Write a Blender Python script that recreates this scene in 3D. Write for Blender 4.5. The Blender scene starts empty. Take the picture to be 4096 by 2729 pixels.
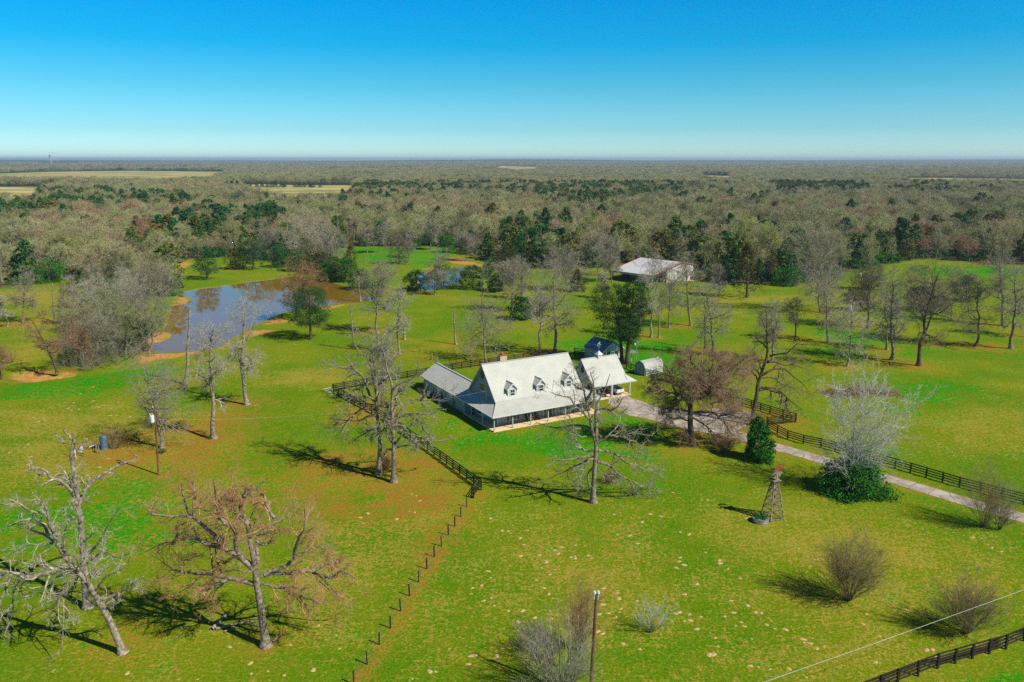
import bpy, math, random
import numpy as np
from mathutils import Vector, Matrix

# ------------------------------------------------------------------ camera, world, sun, exposure
SC = bpy.context.scene
COL = SC.collection
H = 46.0
PITCH = math.atan((1364.5 - 640) / 3186.0)
cam = bpy.data.cameras.new("camera"); cam_o = bpy.data.objects.new("camera", cam); COL.objects.link(cam_o)
cam_o.location = (0, 0, H); cam_o.rotation_euler = (math.pi / 2 - PITCH, 0, 0)
cam.sensor_width = 36; cam.lens = 28.0; cam.clip_start = 0.5; cam.clip_end = 60000
SC.camera = cam_o

SUN_EL, SUN_AZ = math.radians(44), math.atan2(.85, -.53)      # azimuth as compass angle from +Y towards +X
sd_ = (math.sin(SUN_AZ) * math.cos(SUN_EL), math.cos(SUN_AZ) * math.cos(SUN_EL), math.sin(SUN_EL))
W = bpy.data.worlds.new("World"); SC.world = W; W.use_nodes = True
nt = W.node_tree; nt.nodes.clear()
out = nt.nodes.new("ShaderNodeOutputWorld"); bg = nt.nodes.new("ShaderNodeBackground")
sky = nt.nodes.new("ShaderNodeTexSky"); sky.sky_type = 'NISHITA'; sky.sun_disc = False
sky.sun_elevation = SUN_EL; sky.sun_rotation = SUN_AZ; sky.altitude = 100; sky.air_density = 1.0; sky.dust_density = 0.3; sky.ozone_density = 4.0
tc = nt.nodes.new("ShaderNodeTexCoord"); sx = nt.nodes.new("ShaderNodeSeparateXYZ"); rmp = nt.nodes.new("ShaderNodeValToRGB")
mx = nt.nodes.new("ShaderNodeMix"); mx.data_type = 'RGBA'; mx.blend_type = 'MULTIPLY'; mx.inputs[0].default_value = 1.0
L = nt.links
L.new(tc.outputs['Generated'], sx.inputs[0]); L.new(sx.outputs['Z'], rmp.inputs[0])
cr = rmp.color_ramp
cr.elements[0].position = 0.0; cr.elements[0].color = (1.12, 1.62, 1.95, 1)
cr.elements[1].position = 0.9; cr.elements[1].color = (0.12, 0.34, 0.60, 1)
for p, c in ((0.035, (0.60, 1.16, 1.45, 1)), (0.085, (0.26, 1.03, 1.27, 1)), (0.13, (0.03, 0.95, 1.33, 1)), (0.18, (0.004, 0.92, 1.42, 1)), (0.32, (0.12, 0.42, 0.72, 1))):
    e = cr.elements.new(p); e.color = c
L.new(sky.outputs[0], mx.inputs[6]); L.new(rmp.outputs[0], mx.inputs[7]); L.new(mx.outputs[2], bg.inputs[0])
bg.inputs[1].default_value = 0.085; L.new(bg.outputs[0], out.inputs[0])
sun = bpy.data.lights.new("sun", 'SUN'); sun.energy = 5.0; sun.angle = math.radians(0.5); sun.color = (1.0, 0.93, 0.80)
sun_o = bpy.data.objects.new("sun", sun); COL.objects.link(sun_o)
sun_o.rotation_euler = Vector(sd_).to_track_quat('Z', 'Y').to_euler()
SC.view_settings.view_transform = 'Standard'; SC.view_settings.look = 'None'; SC.view_settings.exposure = 0.22; SC.view_settings.gamma = 1.0
cy = SC.cycles
cy.max_bounces = 4; cy.diffuse_bounces = 3; cy.glossy_bounces = 2; cy.transmission_bounces = 2; cy.volume_bounces = 0; cy.transparent_max_bounces = 4
cy.use_denoising = False; cy.sample_clamp_indirect = 3.0; cy.caustics_reflective = False; cy.caustics_refractive = False

# ------------------------------------------------------------------ reading positions off the photograph
SP_, CP_ = math.sin(PITCH), math.cos(PITCH)
def ray(u, v):
    x = (u - 2048) / 3186.; y = -(v - 1364.5) / 3186.
    return (x, CP_ + y * SP_, -SP_ + y * CP_)
def G(u, v, z=0.0):
    r = ray(u, v); t = (z - H) / r[2]; return np.array((r[0] * t, r[1] * t, z))
def atY(u, v, Y):
    r = ray(u, v); t = Y / r[1]; return np.array((r[0] * t, Y, H + r[2] * t))
def dpx(u, v): return (u * 4096 / 2353., v * 4096 / 2353.)
def crop(ox, oy, s): return lambda x, y: (ox + x / s, oy + y / s)
R2 = crop(0, 600, 1.6814); R3 = crop(1300, 600, 1.6814); R4 = crop(2600, 600, 1.5735); R5 = crop(0, 1300, 1.6814)
R6 = crop(0, 1900, 1.5693); R7 = crop(1400, 1800, 1.6814); R8 = crop(2700, 1800, 1.6862)
Q1 = crop(2550, 1350, 2.851); Q2 = crop(3200, 1400, 2.412); Q3 = crop(0, 1900, 1.891); Q4 = crop(550, 1850, 1.783); Q5 = crop(2150, 1450, 2.24)
C5 = crop(2280, 1300, 5.227); C6 = crop(2400, 1000, 5.227); C7 = crop(250, 1550, 3.92); C8 = crop(1250, 1450, 3.92); Q6 = crop(2000, 2250, 3.274)

# ------------------------------------------------------------------ node material helpers
def mat(name, color=(.5, .5, .5), rough=.7, noise=0.15, scale=3.0, metallic=0.0, spec=0.3, bump=0.0, color2=None, coords='Object', detail=4):
    m = bpy.data.materials.new(name); m.use_nodes = True; n = m.node_tree.nodes; l = m.node_tree.links
    b = n['Principled BSDF']; b.inputs['Roughness'].default_value = rough; b.inputs['Metallic'].default_value = metallic
    b.inputs['Specular IOR Level'].default_value = spec
    t = n.new('ShaderNodeTexCoord'); no = n.new('ShaderNodeTexNoise'); no.inputs['Scale'].default_value = scale; no.inputs['Detail'].default_value = detail
    l.new(t.outputs[coords], no.inputs['Vector'])
    r = n.new('ShaderNodeValToRGB'); l.new(no.outputs[0], r.inputs[0])
    c2 = color2 or tuple(min(1, c * (1 + noise)) for c in color); c1 = color if color2 else tuple(c * (1 - noise) for c in color)
    r.color_ramp.elements[0].position = .35; r.color_ramp.elements[0].color = (*c1, 1)
    r.color_ramp.elements[1].position = .65; r.color_ramp.elements[1].color = (*c2, 1)
    l.new(r.outputs[0], b.inputs['Base Color'])
    if bump:
        bp = n.new('ShaderNodeBump'); bp.inputs['Strength'].default_value = bump; bp.inputs['Distance'].default_value = .05
        l.new(no.outputs[0], bp.inputs['Height']); l.new(bp.outputs[0], b.inputs['Normal'])
    return m
def plant_mat(name, stops, scale=0.5, rough=.85, trans=0.0, posvar=0.0, rand=1.0):
    """colour from a per-plant random number, from where the plant stands, and from fine noise inside the plant"""
    m = bpy.data.materials.new(name); m.use_nodes = True; n = m.node_tree.nodes; l = m.node_tree.links
    b = n['Principled BSDF']; b.inputs['Roughness'].default_value = rough; b.inputs['Specular IOR Level'].default_value = .15
    oi = n.new('ShaderNodeObjectInfo'); t = n.new('ShaderNodeTexCoord')
    no = n.new('ShaderNodeTexNoise'); no.inputs['Scale'].default_value = scale; no.inputs['Detail'].default_value = 3
    l.new(t.outputs['Object'], no.inputs['Vector'])
    n2 = n.new('ShaderNodeTexNoise'); n2.inputs['Scale'].default_value = 0.006; n2.inputs['Detail'].default_value = 3; l.new(oi.outputs['Location'], n2.inputs['Vector'])
    def ma(op, a, bb):
        k = n.new('ShaderNodeMath'); k.operation = op
        for i, q in enumerate((a, bb)):
            if hasattr(q, 'default_value'): l.new(q, k.inputs[i])
            else: k.inputs[i].default_value = q
        return k.outputs[0]
    f = ma('ADD', ma('MULTIPLY', oi.outputs['Random'], .8 * rand), ma('MULTIPLY', ma('SUBTRACT', no.outputs[0], .5), .9))
    f = ma('ADD', f, ma('MULTIPLY', ma('SUBTRACT', n2.outputs[0], .5), posvar)); f = ma('ADD', f, .5 - .4 * rand)
    r = n.new('ShaderNodeValToRGB'); l.new(f, r.inputs[0])
    cr = r.color_ramp
    for i, (p, c) in enumerate(stops):
        e = cr.elements[i] if i < 2 else cr.elements.new(p)
        e.position = p; e.color = (*c, 1)
    l.new(r.outputs[0], b.inputs['Base Color'])
    return m
M = {}
M['roof'] = mat('painted_metal_roof', (.465, .475, .425), .45, .06, .5, spec=.3)
M['trim'] = mat('white_trim', (.62, .63, .62), .5, .02, 1)
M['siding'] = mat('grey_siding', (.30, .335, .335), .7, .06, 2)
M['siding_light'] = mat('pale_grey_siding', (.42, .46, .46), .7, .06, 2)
M['slab'] = mat('concrete_slab', (.74, .54, .31), .85, .1, 1.2)
M['glass'] = mat('window_glass', (.035, .035, .032), .08, .3, .8, spec=.6)
M['shutter'] = mat('dark_shutter', (.05, .055, .06), .6, .1)
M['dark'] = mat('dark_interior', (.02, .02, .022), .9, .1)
M['stone'] = mat('chimney_stone', (.42, .26, .13), .9, color2=(.70, .60, .45), scale=5, bump=.4)
M['rust'] = mat('rusty_metal', (.28, .07, .02), .8, color2=(.42, .13, .04), scale=4)
M['metal'] = mat('galvanised_metal', (.45, .47, .48), .35, .15, 2, metallic=.7)
M['blackwood'] = mat('black_painted_board', (.018, .015, .015), .6, .3, 2)
M['brownwood'] = mat('weathered_dark_board', (.034, .022, .018), .7, .3, 2)
M['pole'] = mat('creosoted_pole', (.11, .05, .02), .8, color2=(.20, .10, .045), scale=2)
M['greywood'] = mat('weathered_grey_wood', (.15, .115, .07), .85, color2=(.32, .27, .19), scale=3)
M['whitepaint'] = mat('white_paint', (.68, .68, .68), .3, .03)
M['red'] = mat('red_lamp', (.45, .01, .01), .3, .05)
M['tyre'] = mat('black_rubber', (.02, .02, .02), .8, .1)
M['bluetank'] = mat('blue_grey_tank', (.05, .12, .20), .5, color2=(.16, .24, .30), scale=1.2)
M['orange'] = mat('orange_trim', (.55, .08, .015), .5, .1)
M['barnwhite'] = mat('white_barn_sheet', (.60, .59, .56), .5, .04, 1)
M['shedgreen'] = mat('grey_green_shed_wall', (.16, .24, .23), .7, .08)
M['shedside'] = mat('pale_shed_wall', (.45, .52, .48), .7, .05)
M['yellow'] = mat('yellow_paint', (.55, .33, .02), .5, .1)
M['sand'] = mat('pale_sand', (.43, .27, .11), .95, color2=(.60, .43, .21), scale=3, bump=.5)
M['weed'] = mat('green_weed', (.02, .10, .008), .9, color2=(.05, .20, .015), scale=6)
M['wire'] = mat('bare_aluminium_wire', (.55, .58, .58), .4, .05)
M['farred'] = mat('faded_red_brick', (.35, .16, .11), .8, .2, .1)
M['smoke'] = None
M['bark'] = mat('grey_oak_bark', (.10, .075, .05), .95, color2=(.33, .28, .21), scale=3.2, bump=.8, detail=6)
M['barkpale'] = mat('pale_dead_bark', (.12, .095, .065), .95, color2=(.37, .32, .24), scale=3.0, bump=.8, detail=6)
M['barkdark'] = mat('dark_bark', (.05, .035, .022), .95, color2=(.13, .095, .06), scale=3, bump=.6)
M['limb'] = mat('lichened_limb_bark', (.12, .10, .065), .95, color2=(.44, .41, .30), scale=2.4, detail=5)
M['limbpale'] = mat('pale_lichened_limb_bark', (.22, .19, .13), .95, color2=(.56, .52, .40), scale=2.4, detail=5)
M['limbred'] = mat('reddish_dry_twigs', (.20, .10, .05), .95, color2=(.42, .25, .14), scale=1.2)
M['twigred'] = mat('fine_reddish_twigs', (.32, .155, .07), .95, color2=(.54, .31, .16), scale=1.0)
M['twigbrown'] = mat('fine_brown_twigs', (.20, .13, .075), .95, color2=(.40, .27, .17), scale=.8)
M['limbwhite'] = mat('silver_white_branches', (.32, .33, .28), .8, color2=(.56, .57, .50), scale=2)
M['limbdark'] = mat('dark_brown_limb_bark', (.075, .055, .035), .95, color2=(.30, .25, .17), scale=1.6)
M['vase'] = mat('olive_brown_stems', (.14, .11, .04), .9, color2=(.31, .25, .11), scale=1.5)
M['forest'] = plant_mat('bare_canopy_twigs', [(0, (.11, .11, .045)), (.25, (.26, .245, .12)), (.45, (.29, .33, .10)), (.62, (.44, .43, .21)), (.78, (.34, .32, .17)), (.9, (.42, .32, .18)), (1, (.38, .22, .12))], .35, posvar=1.5)
M['foresttrunk'] = mat('woodland_trunk', (.13, .11, .08), .9, color2=(.30, .27, .21), scale=2)
M['springgreen'] = plant_mat('fresh_yellow_green_buds', [(0, (.16, .19, .03)), (.5, (.27, .30, .05)), (1, (.35, .36, .10))], .5)
M['thick'] = mat('grey_green_mossy_twigs', (.15, .15, .06), .95, color2=(.36, .38, .17), scale=.5)
M['olive'] = plant_mat('olive_budding_twigs', [(0, (.20, .19, .06)), (.5, (.32, .31, .09)), (1, (.40, .30, .13))], .4)
M['cedar'] = plant_mat('cedar_needles', [(0, (.014, .065, .018)), (.4, (.032, .12, .022)), (.7, (.085, .145, .02)), (1, (.20, .12, .022))], .45, posvar=.5)
M['cedarhero'] = plant_mat('yard_cedar_needles', [(0, (.012, .045, .01)), (.5, (.03, .085, .012)), (1, (.09, .11, .02))], .6, rand=.5)
M['cedarrust'] = plant_mat('browning_cedar_needles', [(0, (.035, .045, .01)), (.5, (.07, .065, .012)), (1, (.13, .085, .02))], .6, rand=.6)
M['privet'] = plant_mat('dense_green_leaves', [(0, (.010, .08, .008)), (.5, (.03, .16, .012)), (1, (.08, .24, .02))], 1.2, rand=.3)
M['leafred'] = mat('dead_brown_leaves', (.22, .10, .03), .9, color2=(.35, .17, .06), scale=2)

# ------------------------------------------------------------------ mesh builder
class MB:
    def __init__(s): s.v = []; s.f = []
    def add(s, vs, fs):
        o = len(s.v); s.v += [tuple(map(float, p)) for p in vs]; s.f += [tuple(i + o for i in f) for f in fs]
    def box(s, x0, x1, y0, y1, z0, z1):
        s.add([(x0, y0, z0), (x1, y0, z0), (x1, y1, z0), (x0, y1, z0), (x0, y0, z1), (x1, y0, z1), (x1, y1, z1), (x0, y1, z1)],
              [(0, 3, 2, 1), (4, 5, 6, 7), (0, 1, 5, 4), (1, 2, 6, 5), (2, 3, 7, 6), (3, 0, 4, 7)]); return s
    def beam(s, a, b, w, h=None):
        a, b = Vector(a), Vector(b); h = h or w; d = (b - a).normalized()
        up = Vector((0, 0, 1)) if abs(d.z) < .9 else Vector((0, 1, 0)); r = d.cross(up).normalized() * w / 2; u = r.cross(d).normalized() * h / 2
        s.add([a - r - u, a + r - u, a + r + u, a - r + u, b - r - u, b + r - u, b + r + u, b - r + u],
              [(0, 3, 2, 1), (4, 5, 6, 7), (0, 1, 5, 4), (1, 2, 6, 5), (2, 3, 7, 6), (3, 0, 4, 7)]); return s
    def tube(s, a, b, r0, r1=None, n=8):
        a, b = Vector(a), Vector(b); r1 = r0 if r1 is None else r1; d = (b - a).normalized()
        up = Vector((0, 0, 1)) if abs(d.z) < .9 else Vector((0, 1, 0)); r = d.cross(up).normalized(); u = r.cross(d)
        vs = [a + (r * math.cos(2 * math.pi * i / n) + u * math.sin(2 * math.pi * i / n)) * r0 for i in range(n)] + \
             [b + (r * math.cos(2 * math.pi * i / n) + u * math.sin(2 * math.pi * i / n)) * r1 for i in range(n)]
        s.add(vs, [(i, (i + 1) % n, n + (i + 1) % n, n + i) for i in range(n)] + [tuple(range(n))[::-1], tuple(range(n, 2 * n))]); return s
    def prism(s, poly, off):
        n = len(poly); off = Vector(off); p = [Vector(q) for q in poly]
        s.add(p + [q + off for q in p], [tuple(range(n))[::-1], tuple(range(n, 2 * n))] + [(i, (i + 1) % n, n + (i + 1) % n, n + i) for i in range(n)]); return s
    def build(s, name, m, parent=None, smooth=False):
        me = bpy.data.meshes.new(name); me.from_pydata(s.v, [], s.f); me.validate()
        if smooth: me.polygons.foreach_set('use_smooth', [True] * len(me.polygons))
        return link(name, me, m, parent)
def link(name, me, m, parent=None):
    if m is not None and not me.materials: me.materials.append(m)
    o = bpy.data.objects.new(name, me); COL.objects.link(o)
    if parent is not None: o.parent = parent
    return o
def tag(o, label, cat, group=None, kind=None):
    o['label'] = label; o['category'] = cat
    if group: o['group'] = group
    if kind: o['kind'] = kind
    return o
def empty(name, loc, rz=0, label='', cat='', group=None):
    o = bpy.data.objects.new(name, None); COL.objects.link(o); o.location = tuple(float(q) for q in loc); o.rotation_euler = (0, 0, rz)
    return tag(o, label, cat, group)
def structure(o): o['kind'] = 'structure'; return o
def np_mesh(name, V, F, smooth=False):
    """V (n,3), F list of (m,k) index arrays of equal k inside each"""
    me = bpy.data.meshes.new(name); me.vertices.add(len(V)); me.vertices.foreach_set('co', np.ascontiguousarray(V, np.float32).ravel())
    F = [f for f in F if len(f)]
    nl = sum(f.size for f in F); npg = sum(len(f) for f in F)
    me.loops.add(nl); me.polygons.add(npg)
    me.loops.foreach_set('vertex_index', np.concatenate([f.ravel() for f in F]).astype(np.int32))
    tot = np.concatenate([np.full(len(f), f.shape[1]) for f in F]); st = np.concatenate([[0], np.cumsum(tot)[:-1]])
    me.polygons.foreach_set('loop_start', st.astype(np.int32))
    if smooth: me.polygons.foreach_set('use_smooth', np.ones(npg, bool))
    me.update(calc_edges=True); return me

# ------------------------------------------------------------------ noise and polygon helpers (numpy)
def vnoise(x, y, seed=0):
    xi = np.floor(x).astype(np.int64); yi = np.floor(y).astype(np.int64); fx = x - xi; fy = y - yi
    fx = fx * fx * (3 - 2 * fx); fy = fy * fy * (3 - 2 * fy)
    def h(a, b):
        k = (a * 374761393 + b * 668265263 + seed * 974634777) & 0xffffffff
        k = ((k ^ (k >> 13)) * 1274126177) & 0xffffffff
        return ((k ^ (k >> 16)) & 0xffff) / 65535.0
    return (h(xi, yi) * (1 - fx) + h(xi + 1, yi) * fx) * (1 - fy) + (h(xi, yi + 1) * (1 - fx) + h(xi + 1, yi + 1) * fx) * fy
def fbm(x, y, seed=0, o=4):
    s = 0; a = .5
    for i in range(o): s = s + a * vnoise(x * 2 ** i, y * 2 ** i, seed + i); a *= .5
    return s / (1 - .5 ** o)
def sdist(poly, x, y):
    """signed distance to a closed polygon, positive inside"""
    P = np.asarray(poly)[:, :2]; d = np.full(x.shape, 1e18); ins = np.zeros(x.shape, bool)
    for (ax, ay), (bx, by) in zip(P, np.roll(P, -1, 0)):
        ex, ey = bx - ax, by - ay; t = np.clip(((x - ax) * ex + (y - ay) * ey) / (ex * ex + ey * ey + 1e-12), 0, 1)
        d = np.minimum(d, (x - ax - t * ex) ** 2 + (y - ay - t * ey) ** 2)
        c = ((ay > y) != (by > y)) & (x < ex * (y - ay) / (by - ay + 1e-18) + ax); ins ^= c
    d = np.sqrt(d); return np.where(ins, d, -d)
def sst(a, b, x): t = np.clip((x - a) / (b - a), 0, 1); return t * t * (3 - 2 * t)
def poly(cr_, pts): return np.array([G(*cr_(*p))[:2] for p in pts])

# ------------------------------------------------------------------ the lie of the land
POND = poly(R2, [(1225, 955), (1330, 935), (1470, 920), (1590, 900), (1700, 885), (1900, 862), (1960, 850), (2110, 855), (2240, 895), (2354, 925), (2480, 975), (2530, 1010),
                 (2400, 1022), (2300, 1030), (2180, 1045), (2050, 1065), (1900, 1092), (1800, 1132), (1700, 1185), (1600, 1238), (1530, 1282), (1460, 1325), (1300, 1350),
                 (1100, 1358), (960, 1350), (935, 1325), (990, 1300), (1080, 1290), (1150, 1262), (1155, 1230), (1090, 1218), (1130, 1170), (1150, 1090), (1170, 1045), (1240, 1035), (1295, 1005), (1285, 990), (1200, 985)])
POND2 = poly(R3, [(625, 835), (720, 812), (850, 793), (945, 788), (940, 830), (920, 882), (800, 915), (690, 945), (640, 930)])
POND3 = poly(R2, [(-60, 305), (120, 308), (205, 316), (175, 335), (60, 342), (-60, 338)])
SANDS = [(R2, [(880, 1400), (960, 1375), (1090, 1362), (1300, 1352), (1440, 1340), (1560, 1290), (1500, 1330), (1330, 1372), (1180, 1400), (1050, 1425), (900, 1445)]),
         (R2, [(1740, 1160), (1830, 1130), (1960, 1140), (1930, 1165), (1800, 1180)]), (R2, [(2180, 1045), (2330, 1035), (2250, 1075), (2140, 1085)]),
         (R2, [(1640, 1215), (1850, 1205), (1870, 1225), (1700, 1262), (1600, 1270)]),
         (R2, [(1165, 990), (1290, 985), (1300, 1012), (1230, 1045), (1150, 1060)]), (R2, [(990, 1225), (1160, 1215), (1155, 1262), (1060, 1295), (960, 1320), (950, 1290)]),
         (R5, [(40, 340), (90, 300), (200, 285), (330, 290), (430, 310), (560, 320), (540, 345), (380, 365), (250, 385), (140, 392), (60, 370)]),
         (R3, [(800, 735), (900, 722), (960, 745), (1080, 775), (1100, 790), (960, 775), (850, 765)]), (R3, [(640, 800), (760, 785), (860, 785), (740, 812)]),
         (R2, [(1180, 770), (1280, 735), (1290, 790), (1200, 800)]), (R5, [(440, 572), (600, 545), (760, 522), (860, 525), (760, 548), (560, 575), (460, 588)])]
SANDP = [poly(c, p) for c, p in SANDS]
SANDP.append(poly(R2, [(-60, 292), (230, 300), (260, 330), (160, 350), (-60, 352)]))
CLEAR = np.concatenate([poly(R2, [(-900, 940), (-300, 940), (0, 935), (240, 905), (470, 865), (540, 930), (600, 1000), (750, 1030), (900, 1000), (1010, 985), (1120, 990), (1215, 965), (1225, 935), (1190, 880), (1165, 800), (1185, 745), (1430, 725), (1620, 718), (1780, 735), (1850, 760), (1960, 800), (2120, 780), (2240, 760)]),
                        poly(R3, [(20, 690), (110, 660), (230, 652), (620, 652), (880, 655), (960, 700), (1060, 745), (1180, 790), (1400, 800), (1700, 800), (1950, 790)]),
                        poly(C6, [(300, 330), (900, 300), (1900, 380), (2300, 600)]),
                        poly(R4, [(500, 845), (760, 850), (900, 850), (1120, 830), (1230, 780), (1330, 760), (1480, 730), (1600, 700), (1760, 690), (2060, 705), (2354, 730), (3000, 760)]),
                        np.array([(260., 40.), (80., 20.), (-80., 20.), (-260., 60.)])])
FIELDS = [poly(R2, [(-900, 165), (20, 160), (200, 148), (850, 140), (1480, 146), (1560, 152), (1500, 170), (1400, 225), (1250, 230), (900, 238), (500, 222), (50, 226), (-900, 250)]),
          poly(R2, [(-700, 252), (0, 250), (200, 246), (430, 250), (420, 268), (330, 290), (240, 320), (215, 395), (-700, 400)]),
          poly(R2, [(1595, 238), (1760, 230), (2030, 236), (2380, 238), (2380, 330), (2250, 385), (1950, 380), (1700, 320)]),
          poly(R3, [(1130, 128), (1190, 108), (1430, 116), (1420, 150), (1290, 158)]), poly(R4, [(320, 158), (510, 164), (510, 215), (340, 208)]),
          poly(R4, [(1560, 180), (1700, 176), (2400, 184), (3300, 190), (3300, 245), (2354, 240), (1650, 228)]),
          poly(R3, [(1660, 640), (1780, 590), (1850, 480), (1800, 470), (1720, 560), (1640, 620)]),
          poly(crop(0, 600, 4.708), [(750, 285), (1490, 285), (1490, 262), (750, 264)]), poly(crop(0, 600, 4.708), [(-400, 300), (200, 292), (200, 280), (-400, 285)])]
DRIVE = np.concatenate([poly(Q1, [(-330, 640), (-170, 655), (60, 735), (330, 820), (700, 845), (950, 800), (1120, 800), (1290, 860), (1310, 930), (1230, 1020), (1130, 1060), (1400, 1150), (1560, 1200)]),
                        poly(Q2, [(0, 965), (230, 1030), (900, 1220), (1560, 1410), (2161, 1580), (2600, 1700), (2600, 1830), (2161, 1670), (1800, 1570), (1540, 1490), (900, 1290), (170, 1090)]),
                        poly(Q1, [(1850, 1365), (1550, 1290), (1100, 1155), (800, 1092), (700, 1080), (480, 1030), (350, 1000), (100, 925), (-100, 890), (-330, 760)])])
def water_low(x, y):
    d = np.maximum(sdist(POND, x, y), sdist(POND2, x, y))
    return d
def land(x, y):
    x = np.asarray(x, float); y = np.asarray(y, float); r = np.hypot(x, y)
    z = np.zeros_like(x)
    near = r < 900
    if near.any():
        d = np.maximum(sdist(POND, x[near], y[near]), sdist(POND2, x[near], y[near]))
        z[near] = -1.6 * sst(-1.5, 6, d)
        e = sdist(SANDP[6], x[near], y[near]); z[near] -= .9 * sst(0, 2.5, e) * (.5 + .9 * fbm(x[near] / 3, y[near] / 3, 5))
    z = z + sst(3500, 14000, r) * (80 * fbm(x / 5200 + 3, y / 5200, 11, 3) - 26 + 14 * sst(1500, 5000, x) + 8 * sst(3000, 6000, -x))
    z = z - sst(300, 600, r) * 0.0
    return z
def axis(lo, hi, step, far, k=1.09):
    a = list(np.arange(lo, hi + .01, step)); s = step
    while a[-1] < far: s *= k; a.append(a[-1] + s)
    s = step
    b = []; c = lo
    while c > -far: s *= k; c -= s; b.append(c)
    return np.array(b[::-1] + a)
gx = axis(-150, 150, 1.0, 22000, 1.05); gy = axis(50, 300, 1.0, 24000, 1.045); gy = gy[gy > -600]
X, Y = np.meshgrid(gx, gy); xs, ys = X.ravel(), Y.ravel()
zs = land(xs, ys)
nx, ny = len(gx), len(gy); idx = np.arange(nx * ny).reshape(ny, nx)
Fq = np.stack([idx[:-1, :-1], idx[:-1, 1:], idx[1:, 1:], idx[1:, :-1]], -1).reshape(-1, 4)
me = np_mesh('ground', np.stack([xs, ys, zs], 1), [Fq], True)

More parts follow.
